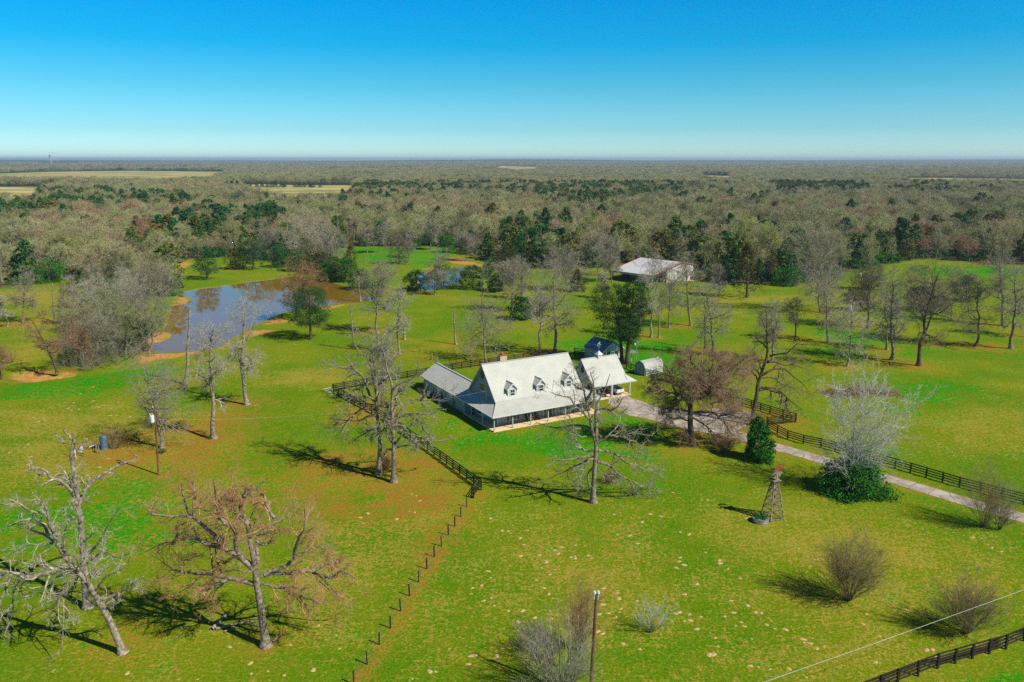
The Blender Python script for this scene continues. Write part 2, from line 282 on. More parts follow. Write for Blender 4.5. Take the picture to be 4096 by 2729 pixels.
# trees of the yard are listed first, the ground reads their places for its leaf litter
# (crop, base, top, crown width in crop px, style, bark, label)
YARD = [
 (R2, (155, 1165), (150, 845), 230, 'oak', 'limb', 'bare oak with level limbs left of the thin snag, far left field'),
 (R2, (372, 1152), (350, 885), 60, 'snag', 'limbpale', 'broken branchless pale snag standing in the far left field'),
 (R2, (50, 1190), (-20, 1000), 130, 'slim', 'limbpale', 'pale trunk leaning left at the left edge of the picture'),
 (R2, (385, 1500), (215, 1085), 230, 'lean', 'limbred', 'slanting tree with rusty crown above the bare sand bank'),
 (R2, (8, 1545), (-20, 1330), 150, 'oak', 'limbred', 'reddish bare tree cut by the left edge beside the sand bank'),
 (R2, (600, 1075), (590, 885), 110, 'slim', 'limbpale', 'thin pale bare tree behind the grey thicket left of the pond'),
 (R2, (625, 1030), (640, 790), 150, 'oak', 'limb', 'grey bare tree just behind the thicket left of the pond'),
 (R2, (500, 1070), (470, 860), 100, 'slim', 'limb', 'slender grey tree at the back of the left field beside the thicket'),
 (R2, (1005, 1365), (985, 985), 320, 'dense', 'limb', 'round grey bare tree on the sandy near shore of the brown pond'),
 (R5, (1245, 402), (1275, -150), 150, 'snag', 'limbpale', 'tall dead snag with broken forked top in front of the pond'),
 (R5, (1437, 762), (1400, -110), 330, 'oak', 'limbpale', 'slim oak with a ruff of grey twigs, second tree right of the transformer pole'),
 (R5, (1662, 537), (1612, -230), 370, 'oak', 'limbpale', 'pale oak with a wide high crown, right of the dead pond side snag'),
 (R5, (1092, 832), (965, 190), 520, 'oak', 'limb', 'wide low oak right behind the utility pole with the white transformer'),
 (R2, (1980, 1152), (2025, 835), 240, 'dense', 'limbred', 'reddish bare tree rising behind the lone cedar on the pond bank'),
 (R3, (500, 770), (490, 590), 190, 'oak', 'limbdark', 'dark trunked oak in the bright green meadow beyond the pond'),
 (R3, (370, 692), (375, 545), 130, 'slim', 'limb', 'slender tree at the back of the green meadow beyond the pond'),
 (R3, (285, 697), (275, 550), 120, 'slim', 'limb', 'leftmost slender tree of the green meadow beyond the pond'),
 (R3, (563, 727), (570, 585), 120, 'slim', 'limb', 'small bare tree right of the dark oak in the green meadow'),
 (R3, (712, 672), (720, 520), 130, 'dense', 'limb', 'bare tree on the far edge of the green meadow left of a round green bush'),
 (R3, (950, 747), (950, 590), 140, 'dense', 'limb', 'bare tree on the orange earth bank beyond the small blue pond'),
 (R3, (737, 975), (765, 690), 230, 'oak', 'limb', 'oak with a straight pale trunk in front of the small blue pond'),
 (R3, (240, 1020), (222, 840), 90, 'snag', 'limbpale', 'grey snag with short side spikes at the right tip of the brown pond'),
 (R3, (355, 1235), (370, 745), 280, 'dense', 'limb', 'tall brown twigged tree with a round crown right of the brown pond'),
 (C8, (1112, 692), (1080, -420), 620, 'oak', 'limb', 'tall oak behind the black rail fence left of the farmhouse'),
 (R3, (502, 1372), (510, 935), 230, 'oak', 'limbpale', 'pale slim tree with a few long crooked arms left of the farmhouse yard'),
 (R3, (217, 1340), (205, 1010), 120, 'snagtwig', 'limb', 'spindly dead tree with short level twigs between pond and back fence'),
 (R3, (535, 1275), (532, 1165), 20, 'stump', 'limbpale', 'tall broken stub of trunk beside the pale slim tree'),
 (R3, (882, 1308), (875, 1062), 90, 'snag', 'limbpale', 'lone grey snag with a broken top in the middle of the back pasture'),
 (R3, (718, 1412), (720, 1362), 12, 'stump', 'limbpale', 'short pale splintered stump in the grass behind the left wing'),
 (R3, (1085, 1435), (1070, 1050), 450, 'oak', 'limb', 'broad gnarled oak directly behind the farmhouse chimney'),
 (R3, (1055, 1110), (1055, 945), 60, 'snag', 'limbdark', 'dark snag with one green sprig behind the broad chimney oak'),
 (R3, (1255, 1085), (1250, 770), 200, 'dense', 'limb', 'bare grey tree behind the lawn left of the tall dark oak'),
 (R3, (1226, 952), (1220, 790), 130, 'dense', 'limb', 'small grey tree right of the round cedars beyond the lawn'),
 (R3, (1330, 1010), (1325, 770), 150, 'slim', 'limbdark', 'thin dark tree among the grey trees in the middle of the back pasture'),
 (R3, (1542, 1368), (1545, 765), 380, 'oak', 'limb', 'tallest oak behind the farmhouse ridge with a thick dark trunk'),
 (R3, (1440, 1385), (1445, 960), 250, 'slim', 'limbpale', 'slimmer pale oak left of the tallest one behind the farmhouse'),
 (R3, (1620, 945), (1600, 730), 230, 'dense', 'limb', 'grey bare tree in the pasture left of the white barn'),
 (R3, (1838, 845), (1835, 625), 220, 'dense', 'limb', 'brown grey tree in front of the woods left of the barn corner'),
 (R3, (1932, 888), (1935, 640), 170, 'dense', 'limb', 'tree growing close against the left corner of the white barn'),
 (R3, (1870, 1000), (1880, 850), 110, 'slim', 'limbpale', 'pale forked little tree just left of the two tall house cedars'),
 (R3, (2193, 1262), (2170, 840), 170, 'slim', 'limbpale', 'slender forked pale tree right of the two tall house cedars'),
 (R3, (2125, 1225), (2110, 1010), 90, 'slim', 'limb', 'thin trunk half hidden behind the right house cedar'),
 (R3, (2205, 1105), (2275, 740), 300, 'oak', 'limb', 'thick leaning oak in front of the white barn roof'),
 (R3, (2245, 1262), (2250, 1050), 60, 'snag', 'limbpale', 'short forked dead stem beside the slender pale tree'),
 (R4, (120, 1122), (130, 840), 190, 'slim', 'limb', 'slim tree in front of the barn doorway'),
 (R4, (258, 1107), (250, 700), 280, 'oak', 'limb', 'straight grey trunk with arching limbs right of the barn'),
 (R4, (398, 1292), (380, 850), 300, 'oak', 'limb', 'crooked grey oak with knotted limbs between shed and pasture'),
 (R4, (347, 1248), (345, 930), 110, 'snagtwig', 'limbdark', 'dark twiggy stem just left of the crooked grey oak'),
 (R4, (435, 922), (430, 760), 130, 'dense', 'limb', 'small bare tree in front of the woods left of the lone tall conifer'),
 (R4, (768, 1330), (765, 930), 230, 'oak', 'limb', 'bare oak behind the dark forked oak on the right pasture'),
 (R4, (912, 1195), (890, 955), 120, 'slim', 'limbdark', 'small broken topped tree between two pasture oaks on the right'),
 (R4, (1075, 1022), (1085, 640), 400, 'dense', 'limb', 'very wide grey tree in front of the woods at right centre'),
 (R4, (1120, 1215), (1130, 830), 240, 'oak', 'limb', 'straight oak in front of the very wide grey tree'),
 (R4, (1240, 1362), (1262, 1010), 290, 'oak', 'limbpale', 'pale oak hiding the right hand transformer pole'),
 (R4, (1370, 1122), (1390, 760), 240, 'dense', 'limbdark', 'dark ivy grown tree right of the right hand transformer pole'),
 (R4, (1490, 1257), (1480, 870), 260, 'oak', 'limb', 'left trunk of the close pair of oaks on the right pasture'),
 (R4, (1520, 1322), (1530, 770), 330, 'oak', 'limb', 'taller nearer trunk of the close pair of oaks on the right pasture'),
 (R4, (1690, 1358), (1790, 690), 470, 'oak', 'limbdark', 'largest dark oak on the right pasture leaning right over the lawn'),
 (R4, (2045, 1238), (2065, 790), 320, 'oak', 'limbdark', 'dark forked oak between the two biggest oaks of the right pasture'),
 (R4, (2270, 1250), (2300, 700), 270, 'oak', 'limb', 'oak with a curving trunk near the right edge of the picture'),
 (R4, (2222, 1105), (2240, 640), 220, 'oak', 'limb', 'tall bare oak behind the curving oak near the right edge'),
 (R4, (1700, 1210), (1850, 820), 260, 'dense', 'limbdark', 'dark bare tree crowded behind the largest dark oak'),
 (R4, (2420, 1180), (2400, 760), 260, 'oak', 'limb', 'bare tree cut off by the right edge of the pasture'),
]
LITTER = []
for c, b, t, w, st, bk, lb in YARD:
    g = G(*c(*b)); LITTER.append((g[0], g[1], 3.5 if st in ('snag', 'stump', 'slim', 'snagtwig') else 6.0))
for c, b, r in ((Q3, (930, 1345), 4), (Q4, (915, 1310), 3), (Q5, (500, 1250), 2), (C8, (1036, 1753), 8), (C8, (1276, 1877), 8), (Q1, (620, 1230), 8), (R4, (715, 1440), 8), (Q1, (1330, 960), 9),
                (Q1, (1650, 1000), 7), (C8, (1000, 1950), 9), (C8, (850, 1700), 8), (R7, (600, 250), 5), (R7, (300, 400), 7), (R7, (650, 600), 3), (R7, (740, 400), 3), (R7, (520, 750), 2.5), (R5, (800, 850), 8), (R5, (1500, 700), 10), (R5, (1300, 1000), 9), (C8, (700, 900), 5)):
    g = G(*c(*b)); LITTER.append((g[0], g[1], r))
nr = np.hypot(xs, ys) < 1500
xn, yn = xs[nr], ys[nr]
lit = np.zeros_like(xs); q = np.zeros_like(xn)
for a, b, r in LITTER: q += np.exp(-((xn - a + r * .25) ** 2 + (yn - b - r * .15) ** 2) / (r * r * 1.2))
WPG = np.array([G(*R7(*p))[:2] for p in ((860, 300), (785, 382), (705, 515), (614, 648), (517, 800), (400, 982), (272, 1200), (115, 1442), (-60, 1700))])
def pdist(P, x, y):
    d = np.full(x.shape, 1e18)
    for (ax, ay), (bx, by) in zip(P[:-1], P[1:]):
        ex, ey = bx - ax, by - ay; t = np.clip(((x - ax) * ex + (y - ay) * ey) / (ex * ex + ey * ey), 0, 1); d = np.minimum(d, (x - ax - t * ex) ** 2 + (y - ay - t * ey) ** 2)
    return np.sqrt(d)
q += 2.2 * np.exp(-(pdist(WPG + (.35, -.1), xn, yn) / .75) ** 2); q += 1.1 * np.exp(-(np.abs(sdist(DRIVE, xn, yn)) / 1.0) ** 2)
lit[nr] = np.clip(q, 0, 1.2) * (.35 + 1.1 * fbm(xn / 4, yn / 4, 21))
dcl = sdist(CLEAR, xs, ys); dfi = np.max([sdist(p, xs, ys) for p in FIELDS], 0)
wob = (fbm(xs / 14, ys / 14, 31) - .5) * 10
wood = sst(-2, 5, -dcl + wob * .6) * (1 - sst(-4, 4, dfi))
sand = np.zeros_like(xs); q = np.full_like(xn, -1e9)
for p in SANDP: q = np.maximum(q, sdist(p, xn, yn))
nz = fbm(xn / 2.2, yn / 2.2, 41)
s1 = sst(.2, 2.0, q + (nz - .5) * 4.5)
dw = np.maximum(sdist(POND, xn, yn), sdist(POND2, xn, yn)); s2 = sst(-.7, .0, dw + (nz - .5) * 2.0) * .55
sand[nr] = np.clip(np.maximum(s1, s2), 0, 1)
fld = sst(-3, 3, dfi)
vivid = np.zeros_like(xs)
MEAD = poly(R3, [(60, 660), (230, 655), (880, 665), (930, 700), (760, 740), (700, 800), (600, 830), (520, 780), (300, 750), (120, 700)])
VIV = [(MEAD, 6), (poly(R3, [(1500, 1280), (2100, 1220), (2400, 1260), (2354, 1460), (1900, 1500), (1500, 1400)]), 8), (poly(R3, [(1700, 850), (1900, 830), (1950, 900), (1800, 910)]), 5),
       (poly(Q4, [(-900, 300), (200, 100), (300, 400), (-100, 700), (-900, 600)]), 8), (poly(R5, [(-50, 430), (700, 330), (1200, 230), (1150, 330), (600, 480), (-50, 520)]), 5), (poly(crop(1600, 1350, 2.242), [(400, 640), (900, 870), (1500, 800), (2200, 640), (2500, 900), (1500, 1100), (500, 1000)]), 6),
       (poly(Q1, [(0, 1000), (500, 1100), (500, 1300), (300, 1450), (-100, 1400)]), 5), (poly(R8, [(1900, 1560), (2400, 1330), (2400, 1700), (1900, 1700)]), 2), (poly(Q1, [(0, 0), (500, 0), (500, 250), (260, 300), (0, 200)]), 6), (poly(R4, [(1000, 1080), (1700, 1180), (1750, 1330), (1000, 1330)]), 8),
       (poly(Q2, [(900, 300), (1700, 300), (1300, 700), (900, 650)]), 8), (poly(R4, [(1600, 720), (2354, 740), (2354, 800), (1700, 790)]), 5)]
for p, s in VIV: vivid[nr] = np.maximum(vivid[nr], sst(-s, s, sdist(p, xn, yn)))
dry = np.zeros_like(xs)
for p, s in ((poly(R5, [(-100, 560), (900, 560), (1500, 640), (1500, 800), (800, 1000), (-100, 1150)]), 9), (poly(R7, [(-200, 480), (650, 450), (480, 800), (-100, 1000)]), 6), (poly(R7, [(700, 500), (2354, 350), (2354, 1500), (300, 1500)]), 8),
             (poly(R8, [(0, 300), (2354, 500), (2354, 1100), (1300, 1567), (0, 1567)]), 8), (poly(Q4, [(900, 700), (1600, 500), (1600, 1400), (1000, 1300)]), 5), (poly(R2, [(0, 940), (500, 900), (450, 1350), (0, 1450)]), 12), (poly(R4, [(300, 880), (1300, 900), (1600, 1000), (1300, 1080), (300, 1050)]), 10),
             (poly(R5, [(1700, 300), (2354, 280), (2354, 380), (1700, 420)]), 6), (poly(Q2, [(1100, 500), (2161, 400), (2161, 1000), (1300, 1000)]), 10)):
    dry[nr] = np.maximum(dry[nr], (1. if s in (9, 6, 12) else .55) * sst(-s, s, sdist(p, xn, yn)))
strip = np.zeros_like(xs)
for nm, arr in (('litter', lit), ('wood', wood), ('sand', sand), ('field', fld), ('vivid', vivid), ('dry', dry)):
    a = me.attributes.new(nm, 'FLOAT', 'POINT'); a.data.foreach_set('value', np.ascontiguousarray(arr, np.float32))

gm = bpy.data.materials.new('pasture_ground'); gm.use_nodes = True; n = gm.node_tree.nodes; l = gm.node_tree.links
B = n['Principled BSDF']; B.inputs['Roughness'].default_value = 1; B.inputs['Specular IOR Level'].default_value = .0
geo = n.new('ShaderNodeNewGeometry')
def NZ(scale, detail=5, rough=.6, stretch=None):
    k = n.new('ShaderNodeTexNoise'); k.inputs['Scale'].default_value = scale; k.inputs['Detail'].default_value = detail; k.inputs['Roughness'].default_value = rough
    if stretch:
        mp = n.new('ShaderNodeMapping'); mp.inputs['Scale'].default_value = stretch; l.new(geo.outputs['Position'], mp.inputs['Vector']); l.new(mp.outputs[0], k.inputs['Vector'])
    else: l.new(geo.outputs['Position'], k.inputs['Vector'])
    return k.outputs[0]
def MA(op, a, b, clamp=False):
    k = n.new('ShaderNodeMath'); k.operation = op; k.use_clamp = clamp
    for i, q_ in enumerate((a, b)):
        if hasattr(q_, 'default_value'): l.new(q_, k.inputs[i])
        else: k.inputs[i].default_value = q_
    return k.outputs[0]
def MR(v, a, b, c=0., d=1.):
    k = n.new('ShaderNodeMapRange'); k.interpolation_type = 'SMOOTHSTEP'; l.new(v, k.inputs[0]); k.inputs[1].default_value = a; k.inputs[2].default_value = b; k.inputs[3].default_value = c; k.inputs[4].default_value = d
    return k.outputs[0]
def MX(f, a, b, mode='MIX'):
    k = n.new('ShaderNodeMix'); k.data_type = 'RGBA'; k.blend_type = mode
    if hasattr(f, 'default_value'): l.new(f, k.inputs[0])
    else: k.inputs[0].default_value = f
    for i, q_ in ((6, a), (7, b)):
        if isinstance(q_, tuple): k.inputs[i].default_value = (*q_, 1)
        else: l.new(q_, k.inputs[i])
    return k.outputs[2]
def AT(nm):
    k = n.new('ShaderNodeAttribute'); k.attribute_name = nm; return k.outputs['Fac']
big = NZ(.035, 4); mid = NZ(.16, 5, .65); fine = NZ(1.3, 6, .7); grain = NZ(5, 4, .8); tuft = NZ(.5, 6, .7)
GREEN = (.070, .20, .002); OLIVE = (.155, .225, .005); VIVID = (.022, .24, .003); TAN = (.36, .27, .045); BROWN = (.25, .115, .014)
col = MX(MR(big, .38, .62), GREEN, OLIVE)
def C0(v, k_): return MA('MULTIPLY', MA('SUBTRACT', v, .5), k_)
blot = NZ(.45, 3, .6); speck = NZ(3.2, 5, .75); leafn = NZ(7.5, 3, .8)
col = MX(MR(MA('ADD', C0(tuft, 1.6), C0(speck, 1.4)), -.25, .25, 0, .5), col, (.20, .215, .012))
vf = MA('ADD', MA('ADD', MA('MULTIPLY', AT('vivid'), .20), C0(mid, .9)), MA('ADD', C0(tuft, .7), C0(speck, .35))); col = MX(MR(vf, .08, .20, 0, .92), col, VIVID)
df = MA('ADD', MA('ADD', MA('MULTIPLY', AT('dry'), .19), C0(big, .45)), MA('ADD', C0(fine, 1.1), MA('ADD', C0(speck, .9), C0(mid, .6)))); col = MX(MR(df, .06, .24, 0, .72), col, TAN)
lf = MA('ADD', MA('ADD', MA('MULTIPLY', AT('litter'), .20), C0(leafn, 1.2)), MA('ADD', C0(blot, .45), C0(fine, .6))); col = MX(MR(lf, .13, .24, 0, .9), col, MX(MR(leafn, .45, .55), BROWN, (.36, .20, .03)))
col = MX(MA('MULTIPLY', AT('field'), 1.0), col, MX(MR(NZ(.004, 4, .6, (1, 3, 1)), .42, .55), (.56, .43, .19), (.22, .27, .08)))
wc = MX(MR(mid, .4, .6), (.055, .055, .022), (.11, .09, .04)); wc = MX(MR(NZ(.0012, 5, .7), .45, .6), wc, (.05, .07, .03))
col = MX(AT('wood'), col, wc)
sc_ = MX(MR(fine, .35, .65), (.42, .18, .035), (.55, .33, .11)); col = MX(AT('sand'), col, sc_)
col = MX(MR(grain, .3, .7, .72, 0), col, (.5, .5, .5), 'MULTIPLY') if False else col
hs = n.new('ShaderNodeHueSaturation'); l.new(MR(MA('ADD', MA('MULTIPLY', speck, .6), MA('MULTIPLY', grain, .4)), .36, .64, .68, 1.28), hs.inputs['Value']); l.new(col, hs.inputs['Color'])
l.new(hs.outputs[0], B.inputs['Base Color'])
bp = n.new('ShaderNodeBump'); bp.inputs['Strength'].default_value = .6; bp.inputs['Distance'].default_value = .25
l.new(MA('ADD', fine, MA('MULTIPLY', grain, .6)), bp.inputs['Height']); l.new(bp.outputs[0], B.inputs['Normal'])
ground = structure(link('ground', me, gm))

# water
wm = bpy.data.materials.new('muddy_water'); wm.use_nodes = True; n = wm.node_tree.nodes; l = wm.node_tree.links
B = n['Principled BSDF']; B.inputs['Base Color'].default_value = (.215, .125, .006, 1); B.inputs['Roughness'].default_value = .035; B.inputs['IOR'].default_value = 1.45; B.inputs['Specular IOR Level'].default_value = .75
geo = n.new('ShaderNodeNewGeometry'); k = n.new('ShaderNodeTexNoise'); k.inputs['Scale'].default_value = .8; k.inputs['Detail'].default_value = 3
l.new(geo.outputs['Position'], k.inputs['Vector']); bp = n.new('ShaderNodeBump'); bp.inputs['Strength'].default_value = .05; bp.inputs['Distance'].default_value = .04; l.new(k.outputs[0], bp.inputs['Height']); l.new(bp.outputs[0], B.inputs['Normal'])
def water(name, P, z, grow, m):
    c = P.mean(0); Q = []
    for a in P: d = a - c; Q.append(a + d / (np.linalg.norm(d) + 1e-9) * grow)
    b = MB(); b.add([(x, y, z) for x, y in Q], [tuple(range(len(Q)))]); return structure(b.build(name, m))
x0, y0 = POND.min(0) - 3; x1, y1 = POND.max(0) + 3
b = MB(); b.add([(x0, y0, -.14), (x1, y0, -.14), (x1, y1, -.14), (x0, y1, -.14)], [(0, 1, 2, 3)]); structure(b.build('pond_water', wm))
wm2 = wm.copy(); wm2.name = 'blue_grey_water'; wm2.node_tree.nodes['Principled BSDF'].inputs['Base Color'].default_value = (.15, .15, .11, 1)
x0, y0 = POND2.min(0) - 3; x1, y1 = POND2.max(0) + 3
b = MB(); b.add([(x0, y0, -.15), (x1, y0, -.15), (x1, y1, -.15), (x0, y1, -.15)], [(0, 1, 2, 3)]); structure(b.build('small_pond_water', wm2))
b = MB(); b.add([(x, y, .12) for x, y in POND3[::-1]], [tuple(range(len(POND3)))]); structure(b.build('far_pond_water', wm2))

# driveway: concrete sheet
dm = mat('driveway_concrete', (.30, .255, .19), .9, color2=(.46, .42, .35), scale=.5, coords='Object', detail=8)
n = dm.node_tree.nodes; l = dm.node_tree.links; geo = n.new('ShaderNodeNewGeometry'); vo = n.new('ShaderNodeTexVoronoi'); vo.feature = 'DISTANCE_TO_EDGE'; vo.inputs['Scale'].default_value = .42; l.new(geo.outputs['Position'], vo.inputs['Vector'])
k = n.new('ShaderNodeMapRange'); k.inputs[1].default_value = .015; k.inputs[2].default_value = .05; l.new(vo.outputs['Distance'], k.inputs[0]); mxn = n.new('ShaderNodeMix'); mxn.data_type = 'RGBA'; l.new(k.outputs[0], mxn.inputs[0]); mxn.inputs[6].default_value = (.24, .20, .14, 1)
l.new(n['Color Ramp'].outputs[0] if 'Color Ramp' in n else [q for q in n if q.type == 'VALTORGB'][0].outputs[0], mxn.inputs[7]); l.new(mxn.outputs[2], n['Principled BSDF'].inputs['Base Color'])
b = MB(); b.add([(x, y, .03) for x, y in DRIVE], [tuple(range(len(DRIVE)))]); dr = b.build('driveway', dm); structure(dr)

# ------------------------------------------------------------------ tree generators (vectorised)
def nrm(a): return a / (np.linalg.norm(a, axis=-1, keepdims=True) + 1e-9)
def tubes(P, R, sides):
    """P (N,K,3) polylines, R (N,K) radii -> verts, quads"""
    N, K, _ = P.shape
    T = np.empty_like(P); T[:, 1:-1] = P[:, 2:] - P[:, :-2]; T[:, 0] = P[:, 1] - P[:, 0]; T[:, -1] = P[:, -1] - P[:, -2]; T = nrm(T)
    mean = nrm(P[:, -1] - P[:, 0]); ref = np.where(np.abs(mean[:, 2:3]) < .8, np.array([[0, 0, 1.]]), np.array([[1., 0, 0]]))
    n1 = nrm(np.cross(T, ref[:, None, :])); n2 = np.cross(T, n1)
    a = np.arange(sides) * 2 * np.pi / sides
    V = P[:, :, None, :] + R[:, :, None, None] * (n1[:, :, None, :] * np.cos(a)[None, None, :, None] + n2[:, :, None, :] * np.sin(a)[None, None, :, None])
    base = (np.arange(N) * K * sides)[:, None, None]; k = (np.arange(K - 1) * sides)[None, :, None]; i = np.arange(sides)[None, None, :]; j = (i + 1) % sides
    F = np.stack([base + k + i, base + k + j, base + k + sides + j, base + k + sides + i], -1).reshape(-1, 4)
    return V.reshape(-1, 3), F
def grow(S, D, Ln, K, wob, lift, rng, corr=.5):
    N = len(S); P = np.empty((N, K + 1, 3)); P[:, 0] = S; d = nrm(D); w = np.zeros_like(d)
    wob = np.asarray(wob); lift = np.asarray(lift)
    for i in range(K):
        w = corr * w + rng.normal(size=(N, 3)) * (wob[..., None] if wob.ndim else wob)
        d = d + w; d[:, 2] += lift; d = nrm(d); P[:, i + 1] = P[:, i] + d * (Ln / K)[:, None]
    return P
def sample(P, R, idx, t):
    K = P.shape[1] - 1; x = np.clip(t * K, 0, K - 1e-4); i = x.astype(int); f = (x - i)[:, None]
    return P[idx, i] * (1 - f) + P[idx, i + 1] * f, nrm(P[idx, i + 1] - P[idx, i]), R[idx, i] * (1 - f[:, 0]) + R[idx, i + 1] * f[:, 0]
def children(P, R, nper, tlo, thi, ang, lenf, K, wob, lift, rng, rfac=.6, rmin=.006, lens=None, endr=.35):
    N = len(P); idx = np.repeat(np.arange(N), nper); n = len(idx)
    t = np.tile(np.linspace(tlo, thi, nper), N) + rng.uniform(-.5, .5, n) * (thi - tlo) / nper; t = np.clip(t, 0.02, 1)
    s, d, r = sample(P, R, idx, t)
    q = nrm(np.cross(d, rng.normal(size=(n, 3)))); a = ang * rng.uniform(.6, 1.3, n)
    D = d * np.cos(a)[:, None] + q * np.sin(a)[:, None]
    Lp = np.linalg.norm(np.diff(P, axis=1), axis=2).sum(1)
    Ln = Lp[idx] * lenf * (1.15 - .6 * t) * rng.uniform(.6, 1.35, n)
    C = grow(s, D, Ln, K, wob, lift, rng)
    rr = np.maximum(r * rfac * rng.uniform(.7, 1.1, n), rmin)
    RR = rr[:, None] * np.linspace(1, endr, K + 1)[None, :]
    return C, np.maximum(RR, rmin * .7)
class Acc:
    def __init__(s): s.V = []; s.F = []; s.n = 0
    def add(s, VF):
        V, F = VF; s.V.append(V); s.F.append(F + s.n); s.n += len(V)
    def mesh(s, name, smooth=False):
        V = np.concatenate(s.V); return np_mesh(name, V, s.F, smooth)
def smooth_line(pts, K):
    """Catmull-Rom through a few 3-D points, resampled to K+1"""
    P = np.array(pts, float); n = len(P)
    if n == 2: return P[0] + (P[1] - P[0]) * np.linspace(0, 1, K + 1)[:, None]
    Q = np.concatenate([[2 * P[0] - P[1]], P, [2 * P[-1] - P[-2]]]); o = []
    for x in np.linspace(0, n - 1 - 1e-6, K + 1):
        i = int(x); t = x - i; a, b_, c, d = Q[i:i + 4]
        o.append(.5 * (2 * b_ + (c - a) * t + (2 * a - 5 * b_ + 4 * c - d) * t * t + (3 * b_ - a - 3 * c + d) * t ** 3))
    return np.array(o)
def foot(P, R, k=1.7):
    R = R.copy(); R[:, 0] *= k; R[:, 1] *= 1.12; return R
def place_tree(name, loc, label, cat, group, parts):
    e = empty(name, loc, 0, label, cat, group)
    for nm, me, m in parts: link(nm, me, m, e)
    return e
def limbs_from(trunkP, trunkR, n, t0, height, rad, style, rng):
    t = np.sort(rng.uniform(t0, .98, n)); s, d, r = sample(trunkP, trunkR, np.zeros(n, int), t)
    u = (t - t0) / (1 - t0)
    az = np.arange(n) * 2.399 + rng.uniform(-.5, .5, n)
    el = {'oak': .02 + 1.05 * u, 'dense': .35 + .8 * u, 'slim': .25 + .9 * u, 'lean': .3 + .6 * u, 'snagtwig': -.05 + .5 * u}[style] + rng.uniform(-.2, .2, n)
    env = {'oak': np.sin(np.pi * np.clip(.30 + u * .56, 0, 1)), 'dense': np.sqrt(np.clip(1 - (u * 1.0 - .3) ** 2, .05, 1)), 'slim': 1 - .45 * u, 'lean': 1 - .3 * u, 'snagtwig': np.ones(n) * .8}[style]
    Ln = rad * env * rng.uniform(.75, 1.2, n) / np.maximum(np.cos(el), .55)
    D = np.stack([np.cos(az) * np.cos(el), np.sin(az) * np.cos(el), np.sin(el)], 1)
    return s, D, Ln, r
def bare_tree(height, rad, topdx, style, seed, detail=1.0, base_r=None, rm=.014):
    rng = np.random.default_rng(seed)
    base_r = base_r or (.016 * height + .05)
    th = height * {'oak': .86, 'dense': .78, 'slim': .93, 'lean': .9, 'snagtwig': .98}[style]
    k = 9; z = np.linspace(0, 1, k)
    pts = np.stack([topdx * z ** 1.4 + np.cumsum(rng.normal(size=k)) * height * .011 * (z > 0), np.cumsum(rng.normal(size=k)) * height * .011 * (z > 0), z * th], 1)
    TP = smooth_line(pts, 20)[None]; TR = (base_r * (1 - .78 * np.linspace(0, 1, 21) ** 1.1))[None]
    big = Acc(); fine = Acc(); big.add(tubes(TP, foot(TP, TR), 9))
    t0 = {'oak': .33, 'dense': .30, 'slim': .38, 'lean': .35, 'snagtwig': .3}[style]; nl = {'oak': 20, 'dense': 22, 'slim': 20, 'lean': 14, 'snagtwig': 26}[style]
    s, D, Ln, r = limbs_from(TP, TR, nl, t0, height, rad, style, rng)
    wob = {'oak': .24, 'dense': .16, 'slim': .18, 'lean': .16, 'snagtwig': .18}[style]
    LP = grow(s, D, Ln, 12, wob, {'oak': .015, 'dense': .05, 'slim': .04, 'lean': .03, 'snagtwig': 0}[style], rng)
    rl = np.clip(r * .55, .03, base_r * .42) * np.clip(Ln / (rad * .9), .5, 1.1); LR = rl[:, None] * np.linspace(1, .22, 13)
    big.add(tubes(LP, LR, 6))
    if style == 'snagtwig':
        C2, R2_ = children(LP, LR, 4, .2, 1, .7, .4, 4, .16, 0, rng, rmin=rm); fine.add(tubes(C2, R2_, 3)); return big.mesh('trunk', True), fine.mesh('crown')
    dn = 1.25 if style in ('dense', 'lean') else 1.0
    C2, R2_ = children(LP, LR, 8, .2, 1, .85, .5, 7, wob, .03, rng, rfac=.62, rmin=rm * 1.3); fine.add(tubes(C2, R2_, 4))
    C3, R3_ = children(C2, R2_, max(3, int(6 * detail * dn)), .2, 1, .8, .55, 4, wob * .9, .02, rng, rfac=.65, rmin=rm); fine.add(tubes(C3, R3_, 3))
    C4, R4_ = children(C3, R3_, max(3, int(5 * detail * dn)), .25, 1, .7, .7, 2, .14, .01, rng, rfac=.7, rmin=rm * .9); fine.add(tubes(C4, R4_, 3))
    return big.mesh('trunk', True), fine.mesh('crown')
def snag(height, rad, topdx, seed):
    rng = np.random.default_rng(seed); base_r = .02 * height + .09; k = 8; z = np.linspace(0, 1, k)
    pts = np.stack([topdx * z + np.cumsum(rng.normal(size=k)) * height * .008 * (z > 0), np.cumsum(rng.normal(size=k)) * height * .008 * (z > 0), z * height], 1)
    TP = smooth_line(pts, 16)[None]; TR = (base_r * (1 - .62 * np.linspace(0, 1, 17)))[None]; TR[0, -1] *= .3
    big = Acc(); fine = Acc(); big.add(tubes(TP, foot(TP, TR), 8)); n = 9
    t = np.sort(rng.uniform(.45, .97, n)); s, d, r = sample(TP, TR, np.zeros(n, int), t)
    az = rng.uniform(0, 6.28, n); el = rng.uniform(-.1, .9, n); Ln = rad * rng.uniform(.3, 1.0, n)
    LP = grow(s, np.stack([np.cos(az) * np.cos(el), np.sin(az) * np.cos(el), np.sin(el)], 1), Ln, 6, .2, .02, rng); LR = np.clip(r * .45, .03, .2)[:, None] * np.linspace(1, .3, 7)
    big.add(tubes(LP, LR, 5)); C, R_ = children(LP, LR, 2, .4, 1, .7, .4, 3, .2, 0, rng, rmin=.02); fine.add(tubes(C, R_, 3))
    return big.mesh('trunk', True), fine.mesh('crown')
